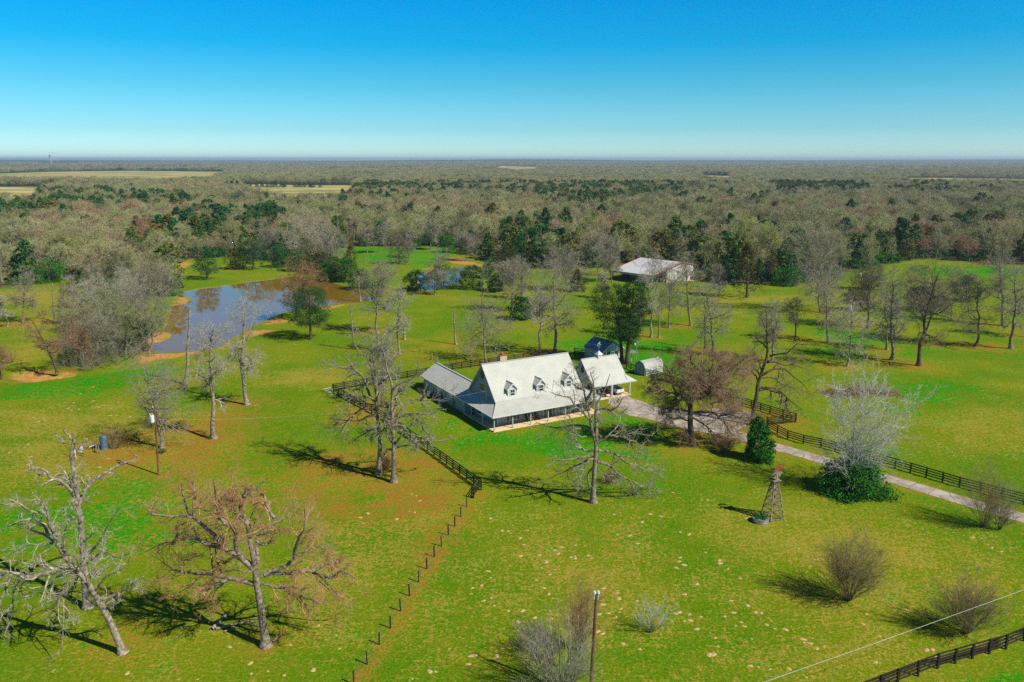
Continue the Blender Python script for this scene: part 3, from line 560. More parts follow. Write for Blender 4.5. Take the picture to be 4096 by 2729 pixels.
def stump_mesh(height, seed, r=.45):
    rng = np.random.default_rng(seed); TP = smooth_line([(0, 0, 0), (.05, 0, height * .5), (.02, .03, height)], 6)[None]; TR = (r * np.array([1.5, 1, .85, .8, .72, .62, .12]))[None]
    a = Acc(); a.add(tubes(TP, TR, 9)); return a.mesh('trunk', True)
def leaves(centers, rad, n, size, rng, flat=.75):
    """n small leaf-sized quads gathered round each clump centre"""
    m = len(centers); c = np.repeat(centers, n, 0); rr = np.repeat(np.broadcast_to(rad, (m,)), n)
    o = nrm(rng.normal(size=(m * n, 3))) * (rng.uniform(0, 1, m * n) ** .45 * rr)[:, None]; o[:, 2] *= flat; p = c + o
    a = nrm(rng.normal(size=(m * n, 3)) + .6 * nrm(o)); bb = nrm(np.cross(a, rng.normal(size=(m * n, 3)))); s = size * rng.uniform(.6, 1.4, m * n)[:, None]
    V = np.stack([p - a * s * .9, p + bb * s * .45, p + a * s * .9, p - bb * s * .45], 1).reshape(-1, 3)
    return V, np.arange(m * n * 4).reshape(-1, 4)
def cedar(height, rad, seed, shape='cone', nclump=150, per=34, size=.16, trunk_h=.12, topdx=0.):
    rng = np.random.default_rng(seed); u = rng.uniform(0, 1, nclump) ** (.9 if shape == 'cone' else 1.0)
    if shape == 'cone': env = (1 - u) ** .75 * (1 + .25 * np.sin(u * 9 + rng.uniform(0, 6))) + .06
    elif shape == 'round': env = np.sqrt(np.clip(1 - (1.7 * u - .75) ** 2, .03, 1))
    elif shape == 'open': env = np.sqrt(np.clip(1 - (1.6 * u - .8) ** 2, .05, 1)) * (.65 + .5 * rng.uniform(0, 1, nclump))
    else: env = (1 - u ** 2.2) ** .6
    az = rng.uniform(0, 6.283, nclump); lob = 1 + .22 * np.sin(az * 3 + u * 7 + seed) + .12 * np.sin(az * 5 - u * 5)
    rr = rad * env * lob * rng.uniform(.55, 1.0, nclump) ** .6
    z = height * (trunk_h + (1 - trunk_h) * u)
    C = np.stack([rr * np.cos(az) + topdx * u, rr * np.sin(az), z - rr * .08], 1)
    cl = np.clip(rad * .24 * (.6 + .6 * env), .22, 1.6) * rng.uniform(.7, 1.25, nclump)
    fol = Acc(); fol.add(leaves(C, cl, per, size, rng))
    big = Acc(); TP = smooth_line([(0, 0, 0), (topdx * .3, .1, height * .5), (topdx * .95, 0, height * .93)], 8)[None]; TR = ((.022 * height + .06) * np.linspace(1, .15, 9))[None]; big.add(tubes(TP, foot(TP, TR, 1.4), 7))
    nb = min(60, nclump); S = np.stack([topdx * u[:nb], np.zeros(nb), z[:nb] - rr[:nb] * .25], 1); P = np.stack([S + (C[:nb] - S) * t for t in (0, .5, 1)], 1); big.add(tubes(P, np.full((nb, 3), .05) * np.array([1, .7, .3]), 4))
    return big.mesh('trunk', True), fol.mesh('crown')
def vase_shrub(height, rad, seed, stems=26, twigs=(6, 5), spread=.45, r0=.020, wob=.085, rmin=.008, base_sp=.3):
    rng = np.random.default_rng(seed); az = rng.uniform(0, 6.283, stems); e = rng.uniform(.05, 1, stems) ** .7 * spread
    S = np.stack([np.cos(az) * e * base_sp, np.sin(az) * e * base_sp, np.zeros(stems)], 1)
    D = np.stack([np.cos(az) * np.sin(e * 1.6), np.sin(az) * np.sin(e * 1.6), np.cos(e * 1.6)], 1)
    P = grow(S, D, height * rng.uniform(.72, .98, stems) * (1 - .32 * (e / spread) ** 2), 9, wob, .045, rng, corr=.3); R = np.full((stems, 1), r0) * np.linspace(1, .3, 10) * rng.uniform(.7, 1.2, (stems, 1))
    big = Acc(); fine = Acc(); big.add(tubes(P, R, 5))
    C, R_ = children(P, R, twigs[0] + 2, .25, 1, .42, .40, 5, wob * 1.3, .02, rng, rmin=rmin); fine.add(tubes(C, R_, 3))
    C, R_ = children(C, R_, twigs[1] + 2, .2, 1, .45, .55, 3, wob * 1.3, .02, rng, rmin=rmin * .85); fine.add(tubes(C, R_, 3))
    return big.mesh('stems', True), fine.mesh('twigs')

# ------------------------------------------------------------------ yard trees, each grown on its own seed
def where(c, b, t, w):
    g = G(*c(*b)); tp = atY(*c(*t), g[1]); e1 = atY(*c(t[0] - w / 2., (b[1] + t[1]) / 2), g[1]); e2 = atY(*c(t[0] + w / 2., (b[1] + t[1]) / 2), g[1])
    return g, tp[2], tp[0] - g[0], (e2[0] - e1[0]) / 2
GRP = {'snag': 'dead snags in the pasture', 'stump': 'broken stumps in the pasture', 'snagtwig': 'dead snags in the pasture'}
for i, (c, b, t, w, st, bk, lb) in enumerate(YARD):
    g, hgt, dx, rad = where(c, b, t, w); bigm = {'limb': 'bark', 'limbpale': 'barkpale', 'limbred': 'barkdark', 'limbdark': 'barkdark'}[bk]
    if st == 'snag': tm, fm = snag(hgt, rad, dx, 100 + i)
    elif st == 'stump':
        tm = stump_mesh(hgt, i, max(.2, rad * .9)); e = place_tree('stump', g, lb, 'stump', GRP[st], [('trunk', tm, M[bigm])]); continue
    else: tm, fm = bare_tree(hgt, rad * (1.0 if st != 'snagtwig' else .8), dx, st, 100 + i, 1.0, rm=max(.012, .000085 * g[1]))
    place_tree('bare_tree' if st not in ('snag', 'snagtwig') else 'dead_tree', g, lb, 'tree', GRP.get(st, 'bare trees standing in the pasture'), [('trunk', tm, M[bigm]), ('crown', fm, M[bk])])

# yard evergreens: crop, base, top, width, shape, material, label
EVER = [
 (R2, (2090, 1275), (2080, 925), 270, 'open', 'cedarhero', .3, 'lone green cedar on the near bank of the brown pond'),
 (R2, (1395, 870), (1350, 655), 175, 'open', 'cedar', .2, 'leftmost dark cedar on the grassy far bank of the pond'),
 (R2, (1588, 802), (1575, 680), 115, 'round', 'cedar', .05, 'small middle cedar on the grassy far bank of the pond'),
 (R2, (1705, 805), (1705, 590), 190, 'open', 'cedar', .2, 'tall right hand cedar on the grassy far bank of the pond'),
 (R2, (930, 1300), (920, 1150), 130, 'round', 'privet', 0, 'dark green bush at the pond edge of the grey thicket'),
 (R2, (1060, 960), (1030, 840), 150, 'round', 'privet', 0, 'dark evergreen bush left of the pond inlet'),
 (R2, (1150, 980), (1140, 870), 130, 'round', 'privet', 0, 'green bush on the very tip of the pond inlet'),
 (R2, (330, 890), (330, 740), 190, 'round', 'privet', 0, 'glossy green bush under the rusty cedar at the left woods edge'),
 (R2, (390, 830), (370, 600), 210, 'round', 'cedarrust', 0, 'big rusty brown cedar at the left woods edge'),
 (R3, (620, 945), (610, 812), 170, 'round', 'cedarhero', 0, 'left cedar bush in front of the small blue pond'),
 (R3, (800, 932), (790, 775), 190, 'round', 'cedar', 0, 'right cedar bush in front of the small blue pond'),
 (R3, (995, 935), (990, 780), 170, 'round', 'cedarhero', .08, 'perfectly rounded cedar right of the small blue pond'),
 (R3, (1112, 865), (1110, 725), 120, 'cone', 'cedar', .1, 'pointed dark cedar behind the rounded one'),
 (R3, (1146, 955), (1144, 850), 95, 'round', 'cedarhero', .08, 'smallest of the three cedars right of the small blue pond'),
 (R3, (1220, 800), (1210, 650), 170, 'round', 'cedarrust', 0, 'yellow green cedar at the left end of the tall evergreen row'),
 (R3, (1320, 790), (1320, 560), 130, 'cone', 'cedar', 0, 'pointed cedar standing left in the tall evergreen row'),
 (R3, (1420, 790), (1410, 520), 130, 'cone', 'cedar', 0, 'tallest pointed cedar of the evergreen row'),
 (R3, (1510, 795), (1500, 600), 150, 'round', 'cedar', 0, 'cedar right of the tallest one in the evergreen row'),
 (R3, (1610, 790), (1610, 620), 170, 'round', 'cedar', 0, 'rounded cedar at the right end of the evergreen row'),
 (R3, (1700, 952), (1700, 805), 120, 'cone', 'cedarrust', .1, 'drab cedar in the pasture left of the barn corral'),
 (R3, (1320, 1140), (1315, 990), 150, 'round', 'cedar', .05, 'shadowy evergreen left of the tallest farmhouse oak'),
 (R3, (175, 870), (175, 630), 140, 'cone', 'cedar', 0, 'dark cedar between the two ponds'),
 (R3, (130, 880), (110, 740), 200, 'round', 'cedarrust', 0, 'olive evergreen clump overhanging the right end of the brown pond'),
 (R3, (20, 880), (20, 760), 130, 'round', 'cedar', 0, 'dark bank side bush left of the olive clump'),
 (R3, (830, 690), (830, 580), 120, 'round', 'privet', 0, 'round bright green bush at the back of the green meadow'),
 (R3, (2000, 1430), (1900, 910), 290, 'open', 'cedarhero', .28, 'left and leafier of the two tall cedars behind the carport'),
 (R3, (2030, 1440), (2085, 890), 210, 'open', 'cedarhero', .30, 'right and taller of the two cedars behind the carport'),
 (R4, (610, 930), (612, 590), 175, 'cone', 'cedarrust', .12, 'lone tall browning conifer right of the barn'),
 (R4, (1330, 1010), (1290, 880), 150, 'round', 'cedar', .1, 'dark cedar low behind the right hand transformer pole'),
 (R4, (1395, 880), (1390, 690), 130, 'round', 'privet', .05, 'dark green evergreen beside the grassy lane into the woods'),
 (R4, (1700, 1010), (1700, 860), 170, 'round', 'cedar', .05, 'cedar glimpsed behind the largest dark oak'),
 (R4, (1990, 950), (1990, 800), 170, 'round', 'cedar', .05, 'dark evergreen behind the forked oak of the right pasture'),
 (Q1, (1400, 1395), (1385, 915), 290, 'egg', 'privet', 0, 'dense dark green bush beside the driveway left of the fence'),
 (R4, (850, 855), (880, 740), 150, 'round', 'privet', 0, 'dark green bush at the wood edge right of the lone conifer'),
]
for i, (c, b, t, w, sh, mt, th, lb) in enumerate(EVER):
    g, hgt, dx, rad = where(c, b, t, w); d_ = g[1]; hero = d_ < 230
    tm, fm = cedar(hgt, rad, 300 + i, sh, 260 if hero else 110, 60 if hero else 34, .15 if hero else .26, th, dx)
    place_tree('evergreen_tree' if hgt > 4.5 else 'evergreen_bush', g, lb, 'tree' if hgt > 4.5 else 'bush', 'evergreens round the pasture', [('trunk', tm, M['barkdark']), ('crown', fm, M[mt])])

# ------------------------------------------------------------------ hero trees: limbs follow the photographed ones, each in its own depth
def hero(name, label, c, base, lines, bigmat, finemat, seed, rscale=1., det=(6, 5, 4), wob=.16, depth=.7, rmin=.019, flare=1.7, twl=1.0):
    rng = np.random.default_rng(seed); g = G(*c(*base)); Y = g[1]; ax = atY(*c(*base), Y)[0]
    big = Acc(); fine = Acc(); LPs = []; LRs = []; trunks = []
    for li, (pts, r0, r1, kind) in enumerate(lines):
        cc = c
        if callable(pts[0]): cc = pts[0]; pts = pts[1:]
        sgn = 0 if kind == 't' else rng.choice([-1, 1]) * rng.uniform(.25, 1.0) * depth
        P0 = atY(*cc(*pts[0]), Y); Q = []
        for p in pts:
            off = 0.
            if sgn:
                w_ = atY(*cc(*p), Y); off = sgn * np.linalg.norm(w_ - P0) * .8
            q = atY(*cc(*p), Y + off); Q.append(q)
        Q = np.array(Q) - g; K = 14 if kind != 't' else 18
        if kind != 't': Q[0] = Q[0]
        P = smooth_line(Q, K); jit = rng.normal(size=P.shape) * (.05 if kind == 't' else .09); jit[0] = 0
        P = P + np.cumsum(jit, 0) * .6; R = rscale * (1.25 if kind != 't' else 1) * np.linspace(r0, r1, K + 1)
        if kind == 't': R = R.copy(); R[0] *= flare if li == 0 else 1; P[0, 2] = P[0, 2] if li else 0
        big.add(tubes(P[None], R[None], 10 if kind == 't' else 7))
        if kind != 't': LPs.append(P); LRs.append(R)
        else: trunks.append((P, R))
    LP = np.array(LPs); LR = np.array(LRs)
    # shift extra limbs so they also leave the trunk out of the picture plane
    TP, TR = trunks[0]; n = 7; t = rng.uniform(.42, .95, n); s, d, r = sample(TP[None], TR[None], np.zeros(n, int), t)
    mL = np.median(np.linalg.norm(np.diff(LP, axis=1), axis=2).sum(1)); az = np.where(rng.uniform(size=n) < .5, 1.57, -1.57) + rng.normal(size=n) * .5; el = rng.uniform(-.05, .7, n)
    XP = grow(s, np.stack([np.cos(az) * np.cos(el), np.sin(az) * np.cos(el), np.sin(el)], 1), mL * rng.uniform(.6, 1.0, n), 14, wob, .01, rng); XR = np.clip(r * .4, .05, .14)[:, None] * np.linspace(1, .25, 15)
    big.add(tubes(XP, XR, 7)); LP = np.concatenate([LP, XP]); LR = np.concatenate([LR, XR])
    C2, R2_ = children(LP, LR, det[0], .22, 1, .85, .34 * twl, 7, wob, .02, rng, rfac=.55, rmin=rmin * 1.3); fine.add(tubes(C2, R2_, 5))
    C3, R3_ = children(C2, R2_, det[1], .2, 1, .8, .55, 5, wob, .02, rng, rfac=.6, rmin=rmin); fine.add(tubes(C3, R3_, 3))
    if det[2]: C4, R4_ = children(C3, R3_, det[2], .25, 1, .7, .6, 3, .14, .01, rng, rfac=.65, rmin=rmin * .8); fine.add(tubes(C4, R4_, 3))
    return place_tree(name, g, label, 'tree', None, [('trunk', big.mesh('trunk', True), M[bigmat]), ('crown', fine.mesh('crown'), M[finemat])])
def Lm(*p, r=(.15, .04), k='l'): return (list(p), r[0], r[1], k)
hero('bare_oak', 'large bare oak with crooked spreading limbs standing alone on the front lawn', Q5, (500, 1255), [
    Lm((500, 1255), (503, 1100), (515, 950), (522, 840), (528, 740), (512, 650), (490, 560), (478, 480), (460, 420), (440, 330), (425, 260), (405, 180), r=(.37, .08), k='t'),
    Lm((528, 700), (525, 600), (523, 520), (515, 450), (520, 390), (545, 330), (580, 270), (610, 200), (640, 110), r=(.24, .04), k='t'),
    Lm((470, 500), (440, 480), (380, 420), (330, 370), (290, 310), (240, 295), (170, 280), (110, 262), r=(.15, .03)),
    Lm((515, 420), (580, 410), (660, 420), (720, 370), (765, 315)), Lm((640, 430), (690, 460), (740, 480), (790, 460), (825, 420), r=(.08, .03)),
    Lm((500, 640), (450, 590), (400, 580), (330, 575), (250, 595), (150, 605), (60, 575), (0, 565), r=(.2, .03)), Lm((440, 665), (360, 665), (300, 650), (250, 600), r=(.1, .04)),
    Lm((545, 710), (600, 690), (640, 655), (700, 665), (760, 650), (830, 640), (940, 655), (1030, 665), r=(.17, .03)), Lm((760, 655), (820, 700), (870, 715), (930, 780), (950, 820), r=(.09, .03)),
    Lm((545, 790), (620, 795), (700, 825), (750, 870), (800, 910), (870, 915), (930, 950), (1000, 940), (1070, 935), r=(.16, .03)),
    Lm((535, 890), (620, 910), (680, 950), (740, 1010), (810, 1050), (850, 1100), (885, 1160), (895, 1215), r=(.19, .03)), Lm((810, 1050), (880, 1075), (930, 1110), (1000, 1095), (1070, 1140), (1180, 1180), r=(.1, .03)),
    Lm((510, 790), (440, 790), (380, 750), (310, 710), (255, 690)), Lm((500, 830), (420, 845), (360, 850), (290, 870), (200, 880), (150, 900)), Lm((515, 930), (470, 980), (440, 1040), (450, 1120), (440, 1180), (465, 1230), r=(.12, .02)),
    Lm((510, 860), (450, 890), (410, 960), (380, 1030), (385, 1080), (350, 1090)), Lm((505, 850), (420, 890), (350, 920), (300, 950), (210, 990), (110, 1030)), Lm((535, 950), (600, 1000), (680, 1030), (720, 1070), r=(.08, .02)),
    Lm((440, 330), (480, 270), (500, 200), (480, 130)), Lm((425, 260), (380, 220), (330, 190)), Lm((460, 420), (500, 330), (520, 250)),
    ], 'bark', 'limb', 11, det=(8, 6, 5), twl=1.2)
hero('dead_tree', 'tall dead tree with bare forked top and broken pale arms at the lower left', Q3, (665, 1005), [
    (([Q3, (665, 1005), (645, 900), (635, 780), (625, 620), (615, 450), (605, 300), (590, 190), (570, 80), (550, -60), (535, -150), (545, -225), (552, -262)]), .44, .16, 't'),
    (([Q3, (552, -262), (520, -300), (485, -330), (470, -345)]), .15, .07, 't'), (([Q3, (552, -262), (562, -290), (560, -315)]), .12, .07, 't'),
    (([R5, (500, 1150), (440, 1060), (350, 1020), (320, 975), (260, 945), (165, 962)]), .2, .07, 'l'), (([R5, (315, 990), (280, 1005), (235, 1035), (250, 1055)]), .08, .04, 'l'), (([R5, (480, 1080), (425, 1010), (385, 962)]), .13, .08, 'l'),
    (([R5, (530, 1210), (575, 1120), (640, 1045), (720, 990), (790, 960), (850, 938)]), .2, .1, 'l'), (([R5, (550, 1140), (565, 1070), (573, 1008)]), .12, .09, 'l'), (([R5, (440, 800), (410, 785), (365, 762)]), .1, .06, 'l'),
    (([R5, (470, 1080), (430, 1065), (400, 1070), (375, 1095)]), .08, .04, 'l'),
    Lm((640, 500), (700, 460), (760, 410), (800, 400), r=(.1, .02)), Lm((670, 600), (740, 540), (790, 460), (840, 350), (920, 250)), Lm((665, 650), (740, 600), (800, 575), (860, 590), (910, 615), (985, 585)), Lm((650, 220), (700, 180), (780, 145), r=(.08, .03)),
    Lm((600, 360), (520, 300), (460, 380), (440, 440), r=(.09, .03)),
    ], 'barkpale', 'limbpale', 22, det=(5, 5, 4), depth=.5, rmin=.016, twl=.9, rscale=.88)
hero('bare_tree', 'pale leaning tree with long drooping left branches in the lower left corner', Q3, (930, 1345), [
    Lm((930, 1345), (900, 1270), (865, 1180), (820, 1080), (760, 970), (700, 870), (640, 790), (590, 730), (545, 680), (500, 640), (450, 560), r=(.42, .22), k='t'),
    Lm((470, 590), (430, 520), (400, 440), (370, 340), (335, 235), (250, 175), r=(.2, .04)), Lm((440, 540), (380, 480), (300, 430), (240, 400), (180, 350), (60, 400), r=(.15, .03)),
    Lm((560, 690), (450, 690), (330, 730), (200, 760), (90, 730), (-60, 700), r=(.3, .08)), Lm((580, 740), (500, 735), (400, 775), (370, 840), (380, 890), (440, 930), (455, 1010), (440, 1180), (435, 1280), r=(.16, .02)),
    Lm((190, 760), (120, 860), (100, 1000), (70, 1120), (55, 1180), r=(.1, .02)), Lm((120, 850), (150, 920), (190, 1020), r=(.06, .02)), Lm((380, 560), (290, 620), (230, 680), (80, 660), (-40, 690), r=(.1, .03)),
    Lm((400, 520), (330, 530), (230, 520), (130, 555), (0, 560), r=(.1, .03)), Lm((370, 460), (280, 370), (180, 345), (60, 385)), Lm((380, 400), (330, 300), (200, 270), (110, 230), (40, 195)), Lm((345, 260), (290, 210), (245, 185)),
    Lm((500, 620), (490, 540), (480, 470), (510, 380), (560, 300), r=(.12, .03)), Lm((600, 740), (540, 860), (470, 890), (400, 900), (250, 880)), Lm((90, 740), (40, 850), (10, 960), (-20, 1080)), Lm((30, 720), (-30, 800), (-60, 900)),
    Lm((715, 900), (740, 830), (790, 765), (870, 715), (940, 680), (975, 600), r=(.09, .03)), Lm((690, 800), (700, 740), (690, 660), r=(.06, .03)), Lm((760, 945), (830, 915), (940, 850), (1000, 815), (1065, 780), r=(.16, .07)),
    Lm((770, 980), (830, 940), (870, 970), (920, 950), r=(.06, .02)), Lm((460, 980), (520, 1080), (570, 1110), r=(.05, .02)), Lm((440, 940), (400, 1010), (370, 1080), (350, 1130), r=(.05, .02)),
    ], 'barkpale', 'limbpale', 33, det=(7, 6, 4), depth=.45, rmin=.015, twl=1.0, rscale=.86)
hero('bare_oak', 'bare oak with a haze of reddish twigs and a dark straight trunk, lower left', Q4, (915, 1310), [
    Lm((915, 1310), (900, 1200), (880, 1060), (865, 930), (845, 850), (845, 780), (835, 700), (815, 600), (800, 520), (785, 440), (745, 370), (730, 320), (760, 240), r=(.40, .12), k='t'),
    Lm((760, 240), (800, 220), (860, 180), (930, 115), r=(.13, .05), k='t'), Lm((745, 300), (745, 240), (765, 190)),
    Lm((840, 770), (770, 710), (700, 660), (620, 620), (590, 600), (530, 530), (450, 450), (390, 400), (350, 340), (310, 240), (300, 140), r=(.26, .05)), Lm((390, 395), (300, 390), (180, 390), (100, 370), (85, 345), (125, 315), r=(.1, .03)), Lm((400, 400), (400, 300), (400, 200), (410, 120)),
    Lm((755, 700), (700, 630), (695, 560), (715, 490), (680, 440), (620, 420), (570, 340), (550, 240), (530, 120), r=(.2, .04)), Lm((640, 430), (590, 350), (600, 260), (690, 180)), Lm((600, 610), (480, 590), (440, 560), (350, 560), (250, 580), (150, 600), (40, 660), r=(.16, .02)), Lm((250, 580), (300, 500), (400, 520)),
    Lm((840, 870), (700, 840), (560, 810), (440, 795), (320, 780), (245, 765), r=(.2, .06)), Lm((320, 780), (290, 715), (350, 690), (405, 668), r=(.08, .03)), Lm((640, 830), (600, 880), (550, 920), (530, 1000), (500, 1050), r=(.06, .02)), Lm((640, 840), (500, 900), (430, 950)),
    Lm((860, 720), (850, 620), (860, 590), (940, 585), (960, 540), (975, 500), r=(.16, .04)), Lm((845, 600), (870, 530), (930, 500), (960, 430), (1010, 400), (1080, 370), (1110, 320), (1140, 255), r=(.14, .04)), Lm((980, 400), (930, 340), (920, 290), (850, 220)), Lm((800, 440), (860, 450), (905, 490), r=(.08, .04)),
    Lm((905, 800), (990, 760), (1060, 740), (1110, 700), (1170, 660), (1250, 620), (1300, 600), (1400, 590), r=(.17, .03)), Lm((1120, 690), (1130, 620), (1150, 550), (1200, 480), (1200, 360)), Lm((890, 810), (1000, 790), (1120, 785), (1230, 765), (1300, 800), (1350, 850), (1420, 920), (1520, 980), r=(.15, .03)),
    Lm((1330, 820), (1400, 820), (1470, 780), (1560, 850)), Lm((890, 860), (1000, 880), (1110, 870), (1210, 890), r=(.12, .03)), Lm((1000, 880), (1110, 940), (1200, 960), (1290, 980)), Lm((1250, 770), (1400, 700), (1480, 690)), Lm((780, 440), (700, 350), (690, 250), (720, 150)),
    ], 'bark', 'twigred', 44, det=(9, 8, 7), depth=.6, rmin=.012, twl=1.35)
hero('bare_oak', 'left of the two close bare oaks beside the black rail fence, trunk clear of shrubs', C8, (1036, 1753), [
    Lm((1036, 1753), (1045, 1500), (1045, 1300), (1030, 1000), (1005, 800), (1010, 620), (1000, 450), (985, 300), (960, 150), (940, 0), (910, -160), (930, -300), r=(.38, .07), k='t'),
    Lm((990, 640), (900, 520), (830, 330), (720, 170), (600, 110), (420, 90), (290, 20), r=(.18, .03)), Lm((995, 740), (880, 740), (780, 740), (640, 860), (520, 950), (470, 1050), (350, 1160), r=(.16, .03)), Lm((1000, 820), (850, 850), (730, 920), (550, 930), (420, 910), (220, 880), r=(.14, .03)),
    Lm((1010, 620), (1050, 350), (1130, 250), (1160, 0), (1120, -120), (1140, -260), r=(.2, .04)), Lm((1000, 500), (970, 320), (930, 200), (900, 100), (860, 0), (800, -150), r=(.15, .03)), Lm((1035, 1030), (900, 1060), (800, 1110), (640, 1200)), Lm((830, 330), (700, 400), (600, 420), (560, 480)),
    Lm((960, 580), (850, 520), (700, 500), (600, 560), (480, 640)), Lm((720, 170), (640, 60), (560, -60)), Lm((940, 0), (850, -80), (760, -100)), Lm((1130, 250), (1250, 180), (1400, 100)), Lm((1060, 1120), (960, 1130), (920, 1260)),
    ], 'bark', 'limb', 55, det=(8, 6, 5), twl=1.2)
hero('bare_oak', 'right of two close bare oaks by the black rail fence, brown shrub at its foot', C8, (1276, 1877), [
    Lm((1276, 1877), (1278, 1600), (1272, 1400), (1270, 1200), (1260, 1000), (1250, 850), (1235, 700), (1240, 500), (1230, 300), (1180, 150), (1150, 0), (1170, -150), r=(.38, .06), k='t'),
    Lm((1275, 1050), (1320, 960), (1350, 850), (1400, 750), (1480, 650), (1560, 590), (1700, 590), (1800, 590), (1950, 580), (2050, 620), (2130, 600), r=(.2, .03)), Lm((1380, 860), (1500, 810), (1650, 800), (1850, 810), (2000, 750), r=(.12, .03)), Lm((1290, 1010), (1400, 970), (1480, 990), (1540, 930), (1620, 850), r=(.15, .03)),
    Lm((1290, 1330), (1360, 1200), (1450, 1110), (1580, 1140), (1750, 1190), (1900, 1200), r=(.14, .03)), Lm((1580, 1140), (1620, 1240), (1750, 1270), (1850, 1290), (2100, 1270)), Lm((1280, 1340), (1430, 1310), (1600, 1300), (1640, 1300)), Lm((1250, 850), (1290, 680), (1300, 560), (1340, 500), (1380, 440), r=(.16, .03)),
    Lm((1240, 1050), (1120, 980), (1120, 830), (1200, 760)), Lm((1265, 1150), (1180, 1000), (1060, 1060), (980, 1060)), Lm((1620, 860), (1720, 950), (1800, 1060), (1860, 1180)), Lm((1235, 500), (1290, 380), (1400, 330), (1560, 270), (1660, 100)), Lm((1270, 1400), (1180, 1350), (1130, 1450), (1100, 1500)), Lm((1260, 1250), (1190, 1180), (1190, 1000)),
    Lm((1700, 590), (1760, 520), (1850, 440)), Lm((1300, 560), (1450, 420), (1600, 330)),
    ], 'bark', 'limb', 66, det=(8, 6, 5), twl=1.2)
hero('bare_oak', 'dark leaning oak with drooping tufts over the corner of the driveway fence', Q1, (1310, 1000), [
    Lm((1310, 1000), (1325, 850), (1360, 700), (1375, 600), (1390, 500), (1420, 430), (1450, 330), (1475, 260), (1495, 160), (1500, 60), (1490, -60), (1500, -200), (1480, -330), r=(.42, .08), k='t'),
    Lm((1385, 600), (1480, 590), (1560, 620), (1650, 650), (1700, 700), (1780, 760), (1850, 820), r=(.22, .03)), Lm((1385, 575), (1500, 570), (1600, 600), (1680, 640), (1740, 730), r=(.14, .03)), Lm((1420, 430), (1500, 390), (1580, 360), (1680, 350), (1760, 430), (1850, 500), (1930, 580), r=(.2, .03)),
    Lm((1430, 465), (1560, 460), (1640, 520), (1760, 560), (1890, 660), r=(.1, .02)), Lm((1480, 285), (1580, 290), (1700, 320), (1800, 320), (1900, 370), r=(.16, .03)), Lm((1510, 210), (1600, 190), (1700, 180), (1750, 130), (1840, 65), r=(.16, .05)),
    Lm((1450, 310), (1430, 260), (1330, 290), (1270, 330), (1210, 390), r=(.12, .04)), Lm((1380, 500), (1340, 430), (1290, 390), (1220, 375), r=(.12, .03)), Lm((1400, 440), (1350, 380), (1300, 345), (1240, 300)), Lm((1500, 60), (1560, -60), (1600, -180)), Lm((1490, -20), (1440, -140), (1400, -220)), Lm((1660, 650), (1640, 720), (1625, 800)), Lm((1700, 690), (1690, 780), (1720, 860)),
    Lm((1495, 160), (1400, 60), (1330, 0)),
    ], 'barkdark', 'limbdark', 77, det=(8, 6, 5), twl=1.2)
hero('dense_bare_tree', 'dense brown bare tree with a thick dark trunk beside the driveway', Q1, (620, 1235), [
    Lm((620, 1235), (610, 1100), (600, 950), (600, 800), (620, 700), (680, 560), (720, 460), r=(.52, .25), k='t'),
    Lm((600, 790), (560, 720), (500, 670), (430, 600), (400, 510), (360, 400), (300, 320), r=(.26, .05)), Lm((400, 520), (300, 480), (230, 500), (180, 480)), Lm((640, 700), (740, 710), (820, 640), (900, 580), (1040, 600), (1150, 610), r=(.2, .04)), Lm((690, 600), (700, 500), (740, 530), (800, 400), (840, 260), r=(.2, .04)),
    Lm((720, 470), (700, 380), (640, 300), (600, 240), (640, 150), r=(.18, .04)), Lm((830, 720), (840, 600), (850, 480), (950, 350), (1000, 270), r=(.16, .04)), Lm((610, 860), (700, 850), (860, 850), (930, 900), (1000, 960), (1040, 1050), (1090, 1110), r=(.2, .05)), Lm((600, 960), (500, 930), (420, 920), (360, 960), r=(.13, .03)),
    Lm((620, 1000), (540, 1100), (500, 1180)), Lm((900, 590), (1000, 480), (1100, 420), (1220, 450)), Lm((850, 500), (980, 420), (1120, 300), (1200, 260)), Lm((500, 670), (380, 640), (260, 620), (160, 640)), Lm((930, 900), (1050, 880), (1180, 930), (1270, 980)), Lm((640, 300), (540, 280), (470, 300)),
    Lm((830, 760), (950, 740), (1080, 790)), Lm((610, 900), (760, 980), (840, 1050), (900, 1130)), Lm((960, 370), (900, 240), (860, 180)), Lm((430, 600), (420, 720), (380, 800)),
    ], 'barkdark', 'twigbrown', 88, det=(16, 10, 8), depth=.85, rmin=.018, twl=1.7)

# ------------------------------------------------------------------ house-building helpers
def face_plane(pts): a, b, c = [Vector(p) for p in pts[:3]]; return (b - a).cross(c - a).normalized()
def roof_sheet(mb, pts, rib_dir_pts, th=.10, rib=.30, rw=.03, rh=.016):
    """one planar roof slope: slab of thickness th under the given outline, with standing ribs running along rib_dir"""
    n = face_plane(pts); n = n if n.z > 0 else -n
    P = [Vector(p) for p in pts]; mb.prism([p for p in P], -n * th)
    a, b = [Vector(q) for q in rib_dir_pts]; s = (b - a).normalized(); e = s.cross(n).normalized(); o = P[0]
    uv = [((p - o).dot(e), (p - o).dot(s)) for p in P]; u0 = min(u for u, v in uv); u1 = max(u for u, v in uv); u = u0 + rib / 2
    while u < u1:
        hit = []
        for (a0, b0), (a1, b1) in zip(uv, uv[1:] + uv[:1]):
            if (a0 > u) != (a1 > u): hit.append(b0 + (b1 - b0) * (u - a0) / (a1 - a0))
        if len(hit) >= 2:
            p = o + e * u + s * (min(hit) + .01) + n * .012; q = o + e * u + s * (max(hit) - .01) + n * .012
            w = e * rw / 2; h = n * rh
            if (q - p).length > .15: mb.add([p - w, p + w, q + w, q - w, p + h, q + h], [(0, 1, 4), (3, 5, 2), (1, 2, 5, 4), (0, 4, 5, 3)])
        u += rib
